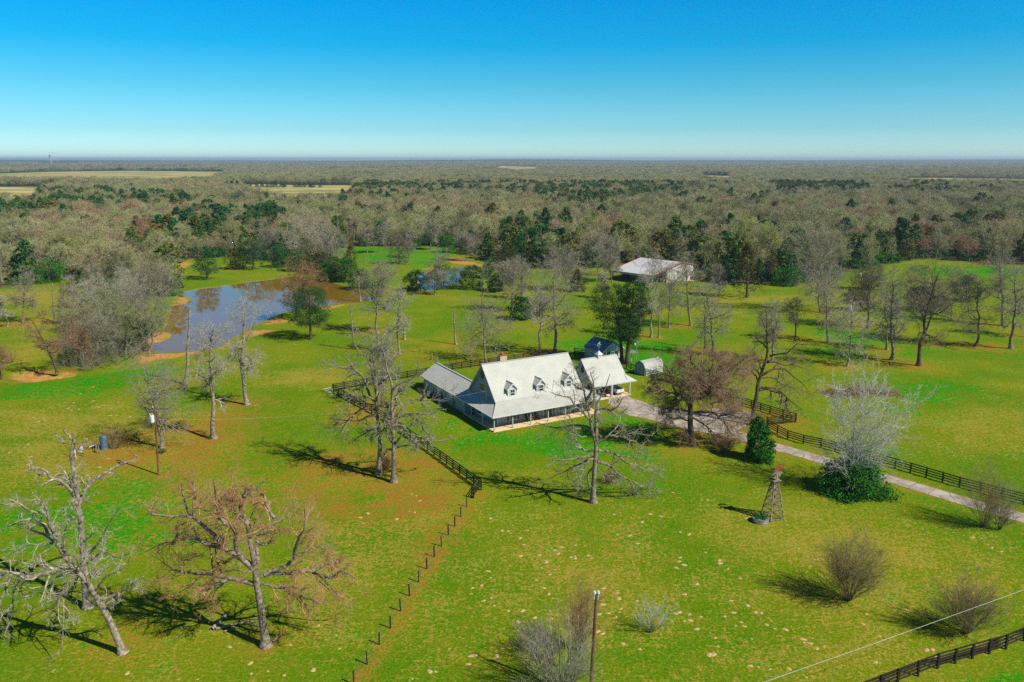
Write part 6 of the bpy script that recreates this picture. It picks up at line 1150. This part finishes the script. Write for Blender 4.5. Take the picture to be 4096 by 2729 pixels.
# ------------------------------------------------------------------ sandy mounds
MND = [(R7, p) for p in ((945, 460), (1095, 508), (1022, 542), (1065, 547), (1080, 560), (1195, 541), (1145, 594), (1170, 638), (1515, 641), (1325, 668), (1355, 662), (1378, 674), (1425, 655), (1400, 698), (1348, 709), (1275, 706), (1148, 714), (1485, 722), (1515, 716), (1516, 730), (1603, 710), (1625, 729), (1322, 753), (1378, 806), (1345, 838), (1287, 793), (930, 816), (945, 860), (1258, 877), (885, 911), (825, 929), (815, 968), (900, 1013), (950, 995), (970, 1047), (1305, 929), (1337, 970), (1067, 1082), (1162, 1082), (1243, 1128), (1133, 1157), (1268, 1186), (1025, 1336), (987, 1389), (842, 1381), (815, 1385), (668, 1340), (420, 1538), (538, 1490), (577, 1492), (798, 1441), (1365, 1000), (1348, 1085), (1355, 1135), (1390, 1110), (1530, 1120), (1707, 931), (1800, 947), (1800, 962), (1810, 1000), (1700, 1040), (1822, 1070), (1812, 1090), (1738, 1098), (1675, 1104), (1783, 1127), (1930, 1015), (1665, 1222), (1700, 1236), (1836, 1303), (1950, 1340), (2190, 1100), (2218, 1092), (2283, 1106), (2250, 1150), (2290, 1146), (2333, 1205), (2250, 972), (2335, 902), (1798, 568), (1882, 576), (1935, 630), (2005, 641), (1965, 484), (2020, 432), (2092, 446), (2172, 286), (2220, 725), (2213, 750), (2248, 773), (2195, 793), (2222, 552), (2280, 568), (1330, 98), (1775, 434), (90, 495), (70, 455), (120, 426), (470, 342), (400, 412), (315, 465), (435, 420), (415, 296), (445, 308))] + \
      [(R8, p) for p in ((220, 336), (835, 664), (957, 739), (207, 691), (300, 745), (305, 765), (357, 802), (440, 866), (65, 973), (378, 1017), (492, 1050), (545, 1095), (583, 1099), (395, 1098), (337, 1123), (175, 1126), (100, 1110), (30, 1095), (102, 1150), (66, 1154), (148, 1208), (447, 1162), (468, 1190), (410, 1187), (648, 1153), (620, 1180), (675, 1206), (745, 1212), (518, 1274), (272, 1268), (290, 1325), (262, 1380), (232, 1382), (337, 1388), (865, 1277), (872, 1299), (913, 1305), (960, 1340), (1005, 1328), (508, 1456), (563, 1465), (643, 1480), (770, 1476), (925, 1527), (885, 1533), (1293, 1106), (1270, 1176), (1570, 1080), (1700, 1350), (1738, 1347), (1757, 1393), (1355, 1432), (1380, 1256), (2010, 590), (2070, 598), (2110, 637), (2137, 660), (2202, 685), (1875, 558), (482, 461), (1992, 60), (1880, 38))] + \
      [(R5, p) for p in ((437, 523), (493, 524), (626, 512), (628, 417), (540, 463), (460, 560), (480, 574), (530, 566), (795, 520), (830, 573), (745, 608), (785, 609), (875, 616), (255, 744), (197, 796), (190, 803), (165, 824), (205, 887), (195, 915), (190, 940), (225, 625), (240, 632), (295, 627), (180, 715), (215, 717), (372, 700), (60, 860), (730, 900), (670, 957), (795, 582), (1165, 350), (1130, 355), (750, 560), (300, 640), (260, 650))] + \
      [(R6, p) for p in ((1573, 1182), (1577, 1248), (1785, 1258), (1966, 1225), (1240, 1283), (1682, 1231), (1443, 1080), (800, 1245), (1120, 1285), (2110, 1008), (1825, 1068), (2130, 1090), (2195, 440), (2110, 540), (1680, 840), (2000, 945))]
rng = np.random.default_rng(6); protos = []
for k_ in range(5):
    nr_, na = 5, 14; V = [(0, 0, .16)]
    for i in range(1, nr_ + 1):
        for j in range(na):
            a_ = j * 2 * math.pi / na; rr = i / nr_ * (1 + .22 * math.sin(a_ * 2 + k_) + .12 * math.sin(a_ * 3 + k_ * 2)); V.append((rr * math.cos(a_), rr * math.sin(a_), (.16 * (1 - (i / nr_) ** 1.6) + rng.uniform(-.012, .012)) if i < nr_ else -.02))
    F_ = [(0, 1 + j, 1 + (j + 1) % na) for j in range(na)] + [(1 + (i - 1) * na + j, 1 + i * na + j, 1 + i * na + (j + 1) % na, 1 + (i - 1) * na + (j + 1) % na) for i in range(1, nr_) for j in range(na)]
    me = bpy.data.meshes.new('mound'); me.from_pydata(V, [], F_); me.materials.append(M['sand']); me.polygons.foreach_set('use_smooth', [True] * len(me.polygons)); protos.append(me)
for i, (c, p) in enumerate(MND):
    g = G(*c(*p)); o = bpy.data.objects.new('sand_mound', protos[i % 5]); COL.objects.link(o); o.location = g; s_ = rng.uniform(.10, .29); o.scale = (s_ * 1.15, s_, s_ * 1.1); o.rotation_euler.z = rng.uniform(0, 6.28)
    tag(o, 'small pale sandy gopher mound in the grass', 'mound', 'sandy gopher mounds in the grass')

# ------------------------------------------------------------------ far things
def small_house(c, b, wpx, label, wall='trim', roof='roof', name='distant_house', asp=.5):
    g = G(*c(*b)); e2 = G(*c(b[0] + wpx, b[1])); w_ = float(e2[0] - g[0]); h_ = w_ * .22; d_ = w_ * asp; o = empty(name, (g[0], g[1], land(g[0], g[1])), 0, label, 'building', 'distant buildings')
    m = MB(); m.box(-w_ / 2, w_ / 2, 0, d_, 0, h_); m.build('wall', M[wall], o); m = MB(); m.prism([(-w_ * .55, -.3, h_), (-w_ * .55, d_ + .3, h_), (-w_ * .55, d_ / 2, h_ + d_ * .35)], (w_ * 1.1, 0, 0)); m.build('roof', M[roof], o)
small_house(R2, (1672, 212), 34, 'tiny white house in front of the far woods, upper left'); small_house(R4, (1075, 136), 26, 'tiny white house among the far woods at the right'); small_house(crop(0, 600, 4.708), (1288, 262), 36, 'tiny pale building on the far water edge, upper left')
small_house(crop(0, 600, 4.708), (372, 285), 32, 'small red brick building at the far left', 'farred', 'farred'); small_house(crop(0, 600, 4.708), (235, 283), 50, 'row of faded red roofs at the far left', 'farred', 'farred')
small_house(R3, (1686, 84), 50, 'long pale building on the skyline at centre right', 'siding_light', 'siding_light', asp=.3)
g = G(*crop(0, 600, 4.708)(955, 214)); sc_ = 1.0; Yc = 6500.; xb = atY(*crop(0, 600, 4.708)(958, 205), Yc); xt = atY(*crop(0, 600, 4.708)(950, 98), Yc)
o = empty('smokestack', (xb[0], Yc, 0), 0, 'power station smokestack on the skyline at the far left', 'smokestack'); m = MB(); m.tube((0, 0, 0), (-6, 0, xt[2]), 8, 6, 14); m.build('shaft', M['siding'], o); m = MB(); m.tube((-6, 0, xt[2] - 7), (-6, 0, xt[2] + 1), 6.6, 6.6, 14); m.build('rim', M['farred'], o)
sm = bpy.data.materials.new('steam'); sm.use_nodes = True; n = sm.node_tree.nodes; n.clear(); mo = n.new('ShaderNodeOutputMaterial'); pv = n.new('ShaderNodeVolumePrincipled'); pv.inputs['Color'].default_value = (1, 1, 1, 1); pv.inputs['Density'].default_value = .006; sm.node_tree.links.new(pv.outputs[0], mo.inputs['Volume'])
def puff(c, r, name='steam_plume'):
    me = bpy.data.meshes.new(name); import bmesh as bmm; b_ = bmm.new(); bmm.ops.create_icosphere(b_, subdivisions=2, radius=1); b_.to_mesh(me); b_.free(); me.materials.append(sm)
    o = bpy.data.objects.new(name, me); COL.objects.link(o); o.location = c; o.scale = r; return o
cz = atY(*crop(0, 600, 4.708)(985, 55), Yc); tag(puff((cz[0], Yc, cz[2]), (28, 28, 9)), 'small white steam puff drifting above the smokestack', 'steam', kind='stuff')
cz = atY(*crop(0, 600, 4.708)(1020, 185), Yc); tag(puff((cz[0], Yc, cz[2]), (50, 36, 14)), 'low white steam cloud at the foot of the smokestack', 'steam', kind='stuff')

# ------------------------------------------------------------------ woodland
def forest_tree(seed, kind):
    rng = np.random.default_rng(seed); hgt = 12.5; rad = {'round': 5.0, 'tall': 3.8, 'wide': 6.2}[kind]
    k = 7; z = np.linspace(0, 1, k); pts = np.stack([np.cumsum(rng.normal(size=k)) * .15, np.cumsum(rng.normal(size=k)) * .15, z * hgt * .72], 1); pts[0, :2] = 0
    TP = smooth_line(pts, 10)[None]; TR = (.24 * np.linspace(1, .3, 11))[None]; big = Acc(); fine = Acc(); big.add(tubes(TP, foot(TP, TR, 1.4), 6))
    n = 26; t = np.sort(rng.uniform(.30, .97, n)); s, d, r = sample(TP, TR, np.zeros(n, int), t); u = (t - .3) / .7; az = np.arange(n) * 2.4 + rng.uniform(-.4, .4, n); el = .30 + .95 * u
    Ln = rad * (1.0 - .15 * u) * rng.uniform(.85, 1.15, n); Ln = np.where(el > 1.0, hgt * .34, Ln)
    LP = grow(s, np.stack([np.cos(az) * np.cos(el), np.sin(az) * np.cos(el), np.sin(el)], 1), Ln, 7, .13, .06, rng); LR = .07 * np.linspace(1, .3, 8)[None] * np.ones((n, 1)); big.add(tubes(LP, LR, 4))
    C, R_ = children(LP, LR, 7, .25, 1, .75, .45, 4, .15, .05, rng, rmin=.024); fine.add(tubes(C, R_, 3))
    C, R_ = children(C, R_, 6, .1, 1, .75, .62, 2, .13, .04, rng, rmin=.019, endr=.5); fine.add(tubes(C, R_, 3))
    s, d, r = sample(C, R_, np.repeat(np.arange(len(C)), 3), rng.uniform(.1, 1, len(C) * 3)); D = nrm(d + rng.normal(size=d.shape) * .7); q = nrm(np.cross(D, rng.normal(size=D.shape))) * .026; e_ = s + D * rng.uniform(.35, .8, len(s))[:, None]
    V = np.stack([s - q, s + q, e_], 1).reshape(-1, 3); fine.add((V, np.arange(len(V)).reshape(-1, 3)))
    return big.mesh('trunk', True), fine.mesh('crown')
DEC = [forest_tree(500 + i, ('round', 'tall', 'wide')[i % 3]) for i in range(7)]
CED = [cedar(9.5, 2.6, 600 + i, ('cone', 'round', 'cone')[i % 3], 90, 30, .3, .05) for i in range(4)]
BSH = [cedar(3.2, 2.4, 650 + i, 'round', 40, 36, .26, .0) for i in range(2)]
for a, f in DEC: a.materials.append(M['foresttrunk']); f.materials.append(M['forest'])
for a, f in CED: a.materials.append(M['barkdark']); f.materials.append(M['cedar'])
for a, f in BSH: a.materials.append(M['barkdark']); f.materials.append(M['privet'])
rng = np.random.default_rng(42)
TANH = 2048 / 3186. * 1.04
def scatter(y0, y1, sp, jit=.45, extra=40):
    ys_ = np.arange(y0, y1, sp); P = []
    for y in ys_:
        w_ = y * TANH + extra; x = np.arange(-w_, w_, sp); P.append(np.stack([x, np.full_like(x, y)], 1))
    P = np.concatenate(P); P = P + rng.uniform(-jit, jit, P.shape) * sp; return P
def keep(P, mc=1.5, mf=4):
    ok = (sdist(CLEAR, P[:, 0], P[:, 1]) < -mc)
    for f in FIELDS: ok &= sdist(f, P[:, 0], P[:, 1]) < -mf
    for q in (POND, POND2, POND3): ok &= sdist(q, P[:, 0], P[:, 1]) < -2.5
    bx, by = P[:, 0] - 72.6, P[:, 1] - 314.2; lx = bx * math.cos(ba) + by * math.sin(ba); ly = -bx * math.sin(ba) + by * math.cos(ba); ok &= ~((lx > -30) & (lx < 4) & (ly > -6) & (ly < 25))
    return P[ok]
near_p = keep(scatter(225, 1250, 8.6)); d = np.hypot(near_p[:, 0], near_p[:, 1]); near_p = near_p[np.argsort(d)]
cedf = fbm(near_p[:, 0] / 90, near_p[:, 1] / 120, 91, 4); dd = np.hypot(near_p[:, 0], near_p[:, 1])
CZ = [(poly(R3, [(-200, 215), (500, 185), (1450, 185), (1500, 330), (800, 400), (300, 420), (-200, 360)]), .34), (poly(R3, [(1450, 200), (2400, 220), (2400, 330), (1900, 440), (1550, 460), (1350, 340)]), .26),
      (poly(R2, [(-200, 340), (600, 330), (1300, 350), (1300, 480), (900, 520), (-200, 560)]), .30), (poly(R2, [(-200, 560), (700, 540), (1150, 640), (1100, 830), (400, 890), (-200, 930)]), .22), (poly(R2, [(1180, 520), (1900, 500), (1950, 760), (1400, 740), (1150, 740)]), .42),
      (poly(R3, [(1150, 560), (1700, 560), (1720, 800), (1100, 790)]), .7), (poly(R4, [(780, 240), (1340, 230), (1340, 330), (800, 340)]), .45), (poly(R4, [(800, 740), (1350, 700), (1700, 560), (2500, 560), (2500, 730), (1100, 860)]), .22), (poly(R4, [(0, 600), (750, 560), (900, 830), (300, 800)]), .12), (poly(R4, [(1640, 240), (1860, 240), (1860, 350), (1700, 350)]), .4)]
dce = -sdist(CLEAR, near_p[:, 0], near_p[:, 1]); pc = .03 + .16 * np.exp(-(dce / 22) ** 2)
for p_, v_ in CZ: pc = np.maximum(pc, v_ * sst(-10, 10, sdist(p_, near_p[:, 0], near_p[:, 1])))
pc *= 1.3
isc = rng.uniform(size=len(near_p)) < pc * np.clip((cedf - .32) * 5, .3, 1.9)
decp, cedp = near_p[~isc], near_p[isc]
def indiv(P, protos, name, label, grp, cat, sc, n):
    for i in range(min(n, len(P))):
        x, y = P[i]; a, f = protos[int(rng.integers(len(protos)))]; z_ = float(land(np.array([x]), np.array([y]))[0])
        o = bpy.data.objects.new(name, None); COL.objects.link(o); o.location = (x, y, z_); o.rotation_euler.z = rng.uniform(0, 6.28); s_ = sc[0] + (sc[1] - sc[0]) * rng.uniform() ** 1.3; o.scale = (s_ * rng.uniform(.95, 1.35), s_ * rng.uniform(.95, 1.35), s_); tag(o, label, cat, grp)
        link('trunk', a, None, o); link('crown', f, None, o)
sp_g = [G(*R4(*p)) for p in ((560, 690), (700, 700))]
indiv(decp, DEC, 'woodland_tree', 'bare grey brown tree on the near edge of the wood', 'bare trees along the near edge of the wood', 'tree', (.62, 1.3), 300)
indiv(cedp, CED, 'woodland_cedar', 'dark green cedar among the bare trees of the wood', 'dark cedars scattered through the wood', 'tree', (1.0, 1.9), 280)
for (c, b, t, w), lb in zip(((R4, (585, 812), (580, 425), 230), (R4, (725, 822), (715, 455), 210)), ('left of two fresh yellow green budding trees rising over the wood', 'right of two fresh yellow green budding trees rising over the wood')):
    g, hgt, dx, rad = where(c, b, t, w); a, f = forest_tree(900 + int(w), 'round'); place_tree('budding_tree', g, lb, 'tree', 'yellow green budding trees', [('trunk', a, M['foresttrunk']), ('crown', f, M['springgreen'])]).scale = (rad / 4.6, rad / 4.6, hgt / 12.5)

for i, (x, t, w) in enumerate(((1010, 322, 210), (1180, 350, 190), (1330, 350, 200), (1480, 335, 190), (1110, 430, 170))):
    bq = 67 + (t - 67) * 1.53; g, hgt, dx, rad = where(R3, (x, bq), (x, t), w); a, f = forest_tree(950 + i, 'round'); place_tree('budding_tree', g, 'large olive tinted rounded crown in the middle of the wood behind the meadow', 'tree', 'olive tinted crowns in the wood', [('trunk', a, M['foresttrunk']), ('crown', f, M['olive'])]).scale = (rad / 4.6, rad / 4.6, hgt / 12.5)

def cloud(name, P, z, scl, protos, label, cat, parts=1):
    """one object: many copies of a few tree meshes standing at the given points"""
    me = bpy.data.meshes.new(name); me.vertices.add(len(P)); me.vertices.foreach_set('co', np.ascontiguousarray(np.stack([P[:, 0], P[:, 1], z], 1), np.float32).ravel())
    a = me.attributes.new('rot', 'FLOAT_VECTOR', 'POINT'); r3 = np.zeros((len(P), 3), np.float32); r3[:, 2] = rng.uniform(0, 6.28, len(P)); a.data.foreach_set('vector', r3.ravel())
    a = me.attributes.new('scl', 'FLOAT_VECTOR', 'POINT'); a.data.foreach_set('vector', np.ascontiguousarray(scl, np.float32).ravel())
    a = me.attributes.new('pick', 'INT', 'POINT'); a.data.foreach_set('value', rng.integers(0, len(protos), len(P)).astype(np.int32))
    me.update(); o = bpy.data.objects.new(name, me); COL.objects.link(o); tag(o, label, cat, kind='stuff')
    ng = bpy.data.node_groups.new(name, 'GeometryNodeTree'); ng.interface.new_socket('Geometry', in_out='INPUT', socket_type='NodeSocketGeometry'); ng.interface.new_socket('Geometry', in_out='OUTPUT', socket_type='NodeSocketGeometry')
    N = ng.nodes; K = ng.links; gi = N.new('NodeGroupInput'); go_ = N.new('NodeGroupOutput')
    def named(nm, ty): k_ = N.new('GeometryNodeInputNamedAttribute'); k_.data_type = ty; k_.inputs['Name'].default_value = nm; return k_.outputs['Attribute']
    jo = N.new('GeometryNodeJoinGeometry')
    for q in range(parts):
        gt = N.new('GeometryNodeGeometryToInstance')
        for pr in reversed(protos):
            oi = N.new('GeometryNodeObjectInfo'); oi.transform_space = 'ORIGINAL'; oi.inputs['Object'].default_value = pr[q]; oi.inputs['As Instance'].default_value = True; K.new(oi.outputs['Geometry'], gt.inputs[0])
        ip = N.new('GeometryNodeInstanceOnPoints'); K.new(gi.outputs[0], ip.inputs['Points'])
        if False: pass
        gj = N.new('GeometryNodeJoinGeometry')
        for lk in list(gt.inputs[0].links): K.new(lk.from_socket, gj.inputs[0])
        K.new(gj.outputs[0], ip.inputs['Instance']); ip.inputs['Pick Instance'].default_value = True
        K.new(named('pick', 'INT'), ip.inputs['Instance Index']); K.new(named('rot', 'FLOAT_VECTOR'), ip.inputs['Rotation']); K.new(named('scl', 'FLOAT_VECTOR'), ip.inputs['Scale']); K.new(ip.outputs[0], jo.inputs[0])
        N.remove(gt)
    K.new(jo.outputs[0], go_.inputs[0]); md = o.modifiers.new('woodland', 'NODES'); md.node_group = ng
    return o
def proto_objs(name, n_):
    """the first standing trees of a kind that use each mesh"""
    seen = {}
    for o in bpy.data.objects:
        if o.name.startswith(name) and o.type == 'EMPTY':
            ch = {c_.name.split('.')[0]: c_ for c_ in CHILD.get(o.name, [])}
            if 'crown' in ch and ch['crown'].data.name not in seen: seen[ch['crown'].data.name] = (ch['crown'], ch['trunk'])
    return list(seen.values())[:n_]
CHILD = {}
for o in bpy.data.objects:
    if o.parent: CHILD.setdefault(o.parent.name, []).append(o)
PD = proto_objs('woodland_tree', 7); PC = proto_objs('woodland_cedar', 4)
def scl3(n_, lo, hi, wide=1.0): s_ = rng.uniform(lo, hi, n_); return np.stack([s_ * rng.uniform(.85, 1.2, n_) * wide, s_ * rng.uniform(.85, 1.2, n_) * wide, s_], 1)
P = decp[300:]; cloud('mid_wood', P, land(P[:, 0], P[:, 1]), scl3(len(P), .62, 1.3, 1.22), PD, 'grey brown leafless wood filling the middle distance', 'wood', 2)
P = cedp[280:]; cloud('mid_cedars', P, land(P[:, 0], P[:, 1]), scl3(len(P), 1.1, 1.9, 1.25), PC, 'mass of dark cedars farther back in the wood', 'wood')
P = keep(scatter(1250, 3200, 13)); ic = rng.uniform(size=len(P)) < np.clip((fbm(P[:, 0] / 300, P[:, 1] / 500, 17) - .55) * 1.6, .01, .5)
Q = P[~ic]; cloud('far_wood', Q, land(Q[:, 0], Q[:, 1]), scl3(len(Q), .85, 1.25, 1.75), PD, 'leafless wood stretching away behind the nearer trees', 'wood')
Q = P[ic]; cloud('far_cedars', Q, land(Q[:, 0], Q[:, 1]), scl3(len(Q), .85, 1.25, 1.8), PC, 'dark green patches of cedar in the far wood', 'wood')
P = keep(scatter(3200, 9500, 34), mf=8); P = P[fbm(P[:, 0] / 700, P[:, 1] / 1500, 23) > .30]; ic = rng.uniform(size=len(P)) < np.clip((fbm(P[:, 0] / 700, P[:, 1] / 1400, 27) - .5) * 2.2, .02, .6)
Q = P[~ic]; cloud('horizon_wood', Q, land(Q[:, 0], Q[:, 1]) - 1, scl3(len(Q), .9, 1.4, 4.2), PD, 'blue grey woodland running up to the horizon', 'wood')
Q = P[ic]; cloud('horizon_cedars', Q, land(Q[:, 0], Q[:, 1]) - 1, scl3(len(Q), 1.0, 1.6, 5.0), PC, 'darker wooded bands near the horizon', 'wood')
P = keep(scatter(9500, 17000, 75), mf=8); cloud('skyline_wood', P, land(P[:, 0], P[:, 1]) - 1, scl3(len(P), 1.1, 1.8, 8), PC, 'dark blue line of woods on the skyline', 'wood')
# leafy undergrowth along the wood edge
bp_ = scatter(150, 700, 5.5); dcl_ = sdist(CLEAR, bp_[:, 0], bp_[:, 1]); u_ = rng.uniform(size=len(bp_)); fb = fbm(bp_[:, 0] / 22, bp_[:, 1] / 22, 61)
bp_ = bp_[(dcl_ < -1) & (dcl_ > -60) & (fb > .44) & (u_ < .8)]
for q in (POND, POND2): bp_ = bp_[sdist(q, bp_[:, 0], bp_[:, 1]) < -2]
be = empty('evergreen_bush', (bp_[0][0], bp_[0][1], 0), 0, 'first leafy bush of the undergrowth at the wood edge', 'bush'); bc = link('crown', BSH[0][1], None, be); link('trunk', BSH[0][0], None, be)
cloud('edge_undergrowth', bp_[1:], land(bp_[1:, 0], bp_[1:, 1]), scl3(len(bp_) - 1, .6, 1.3), [(bc,)], 'dark green leafy undergrowth along the edge of the wood', 'undergrowth')
# row of small dark junipers on the tan field
for i, x in enumerate((1650, 1678, 1728, 1762, 1800, 1832, 1856, 1895, 1915, 1990, 2020, 2045, 2085, 2105, 2152)):
    g = G(*R2(x, 252)); a, f = CED[i % 4]; o = bpy.data.objects.new('field_juniper', None); COL.objects.link(o); o.location = g; o.scale = (1.6, 1.6, .95 * rng.uniform(.8, 1.2)); o.rotation_euler.z = i; tag(o, 'round dark juniper in a row on the tan field at upper left', 'tree', 'row of dark junipers on the tan field'); link('trunk', a, None, o); link('crown', f, None, o)

# ------------------------------------------------------------------ haze
hz = bpy.data.materials.new('thin_haze'); hz.use_nodes = True; n = hz.node_tree.nodes; n.clear(); mo = n.new('ShaderNodeOutputMaterial'); pv = n.new('ShaderNodeVolumePrincipled')
pv.inputs['Color'].default_value = (.68, .85, 1.0, 1); pv.inputs['Density'].default_value = .00009; pv.inputs['Anisotropy'].default_value = .2; hz.node_tree.links.new(pv.outputs[0], mo.inputs['Volume'])
m = MB(); m.box(-25000, 25000, -1200, 25000, -40, 92); o = m.build('haze', hz); tag(o, 'thin blue air between the camera and the horizon', 'haze', kind='stuff')
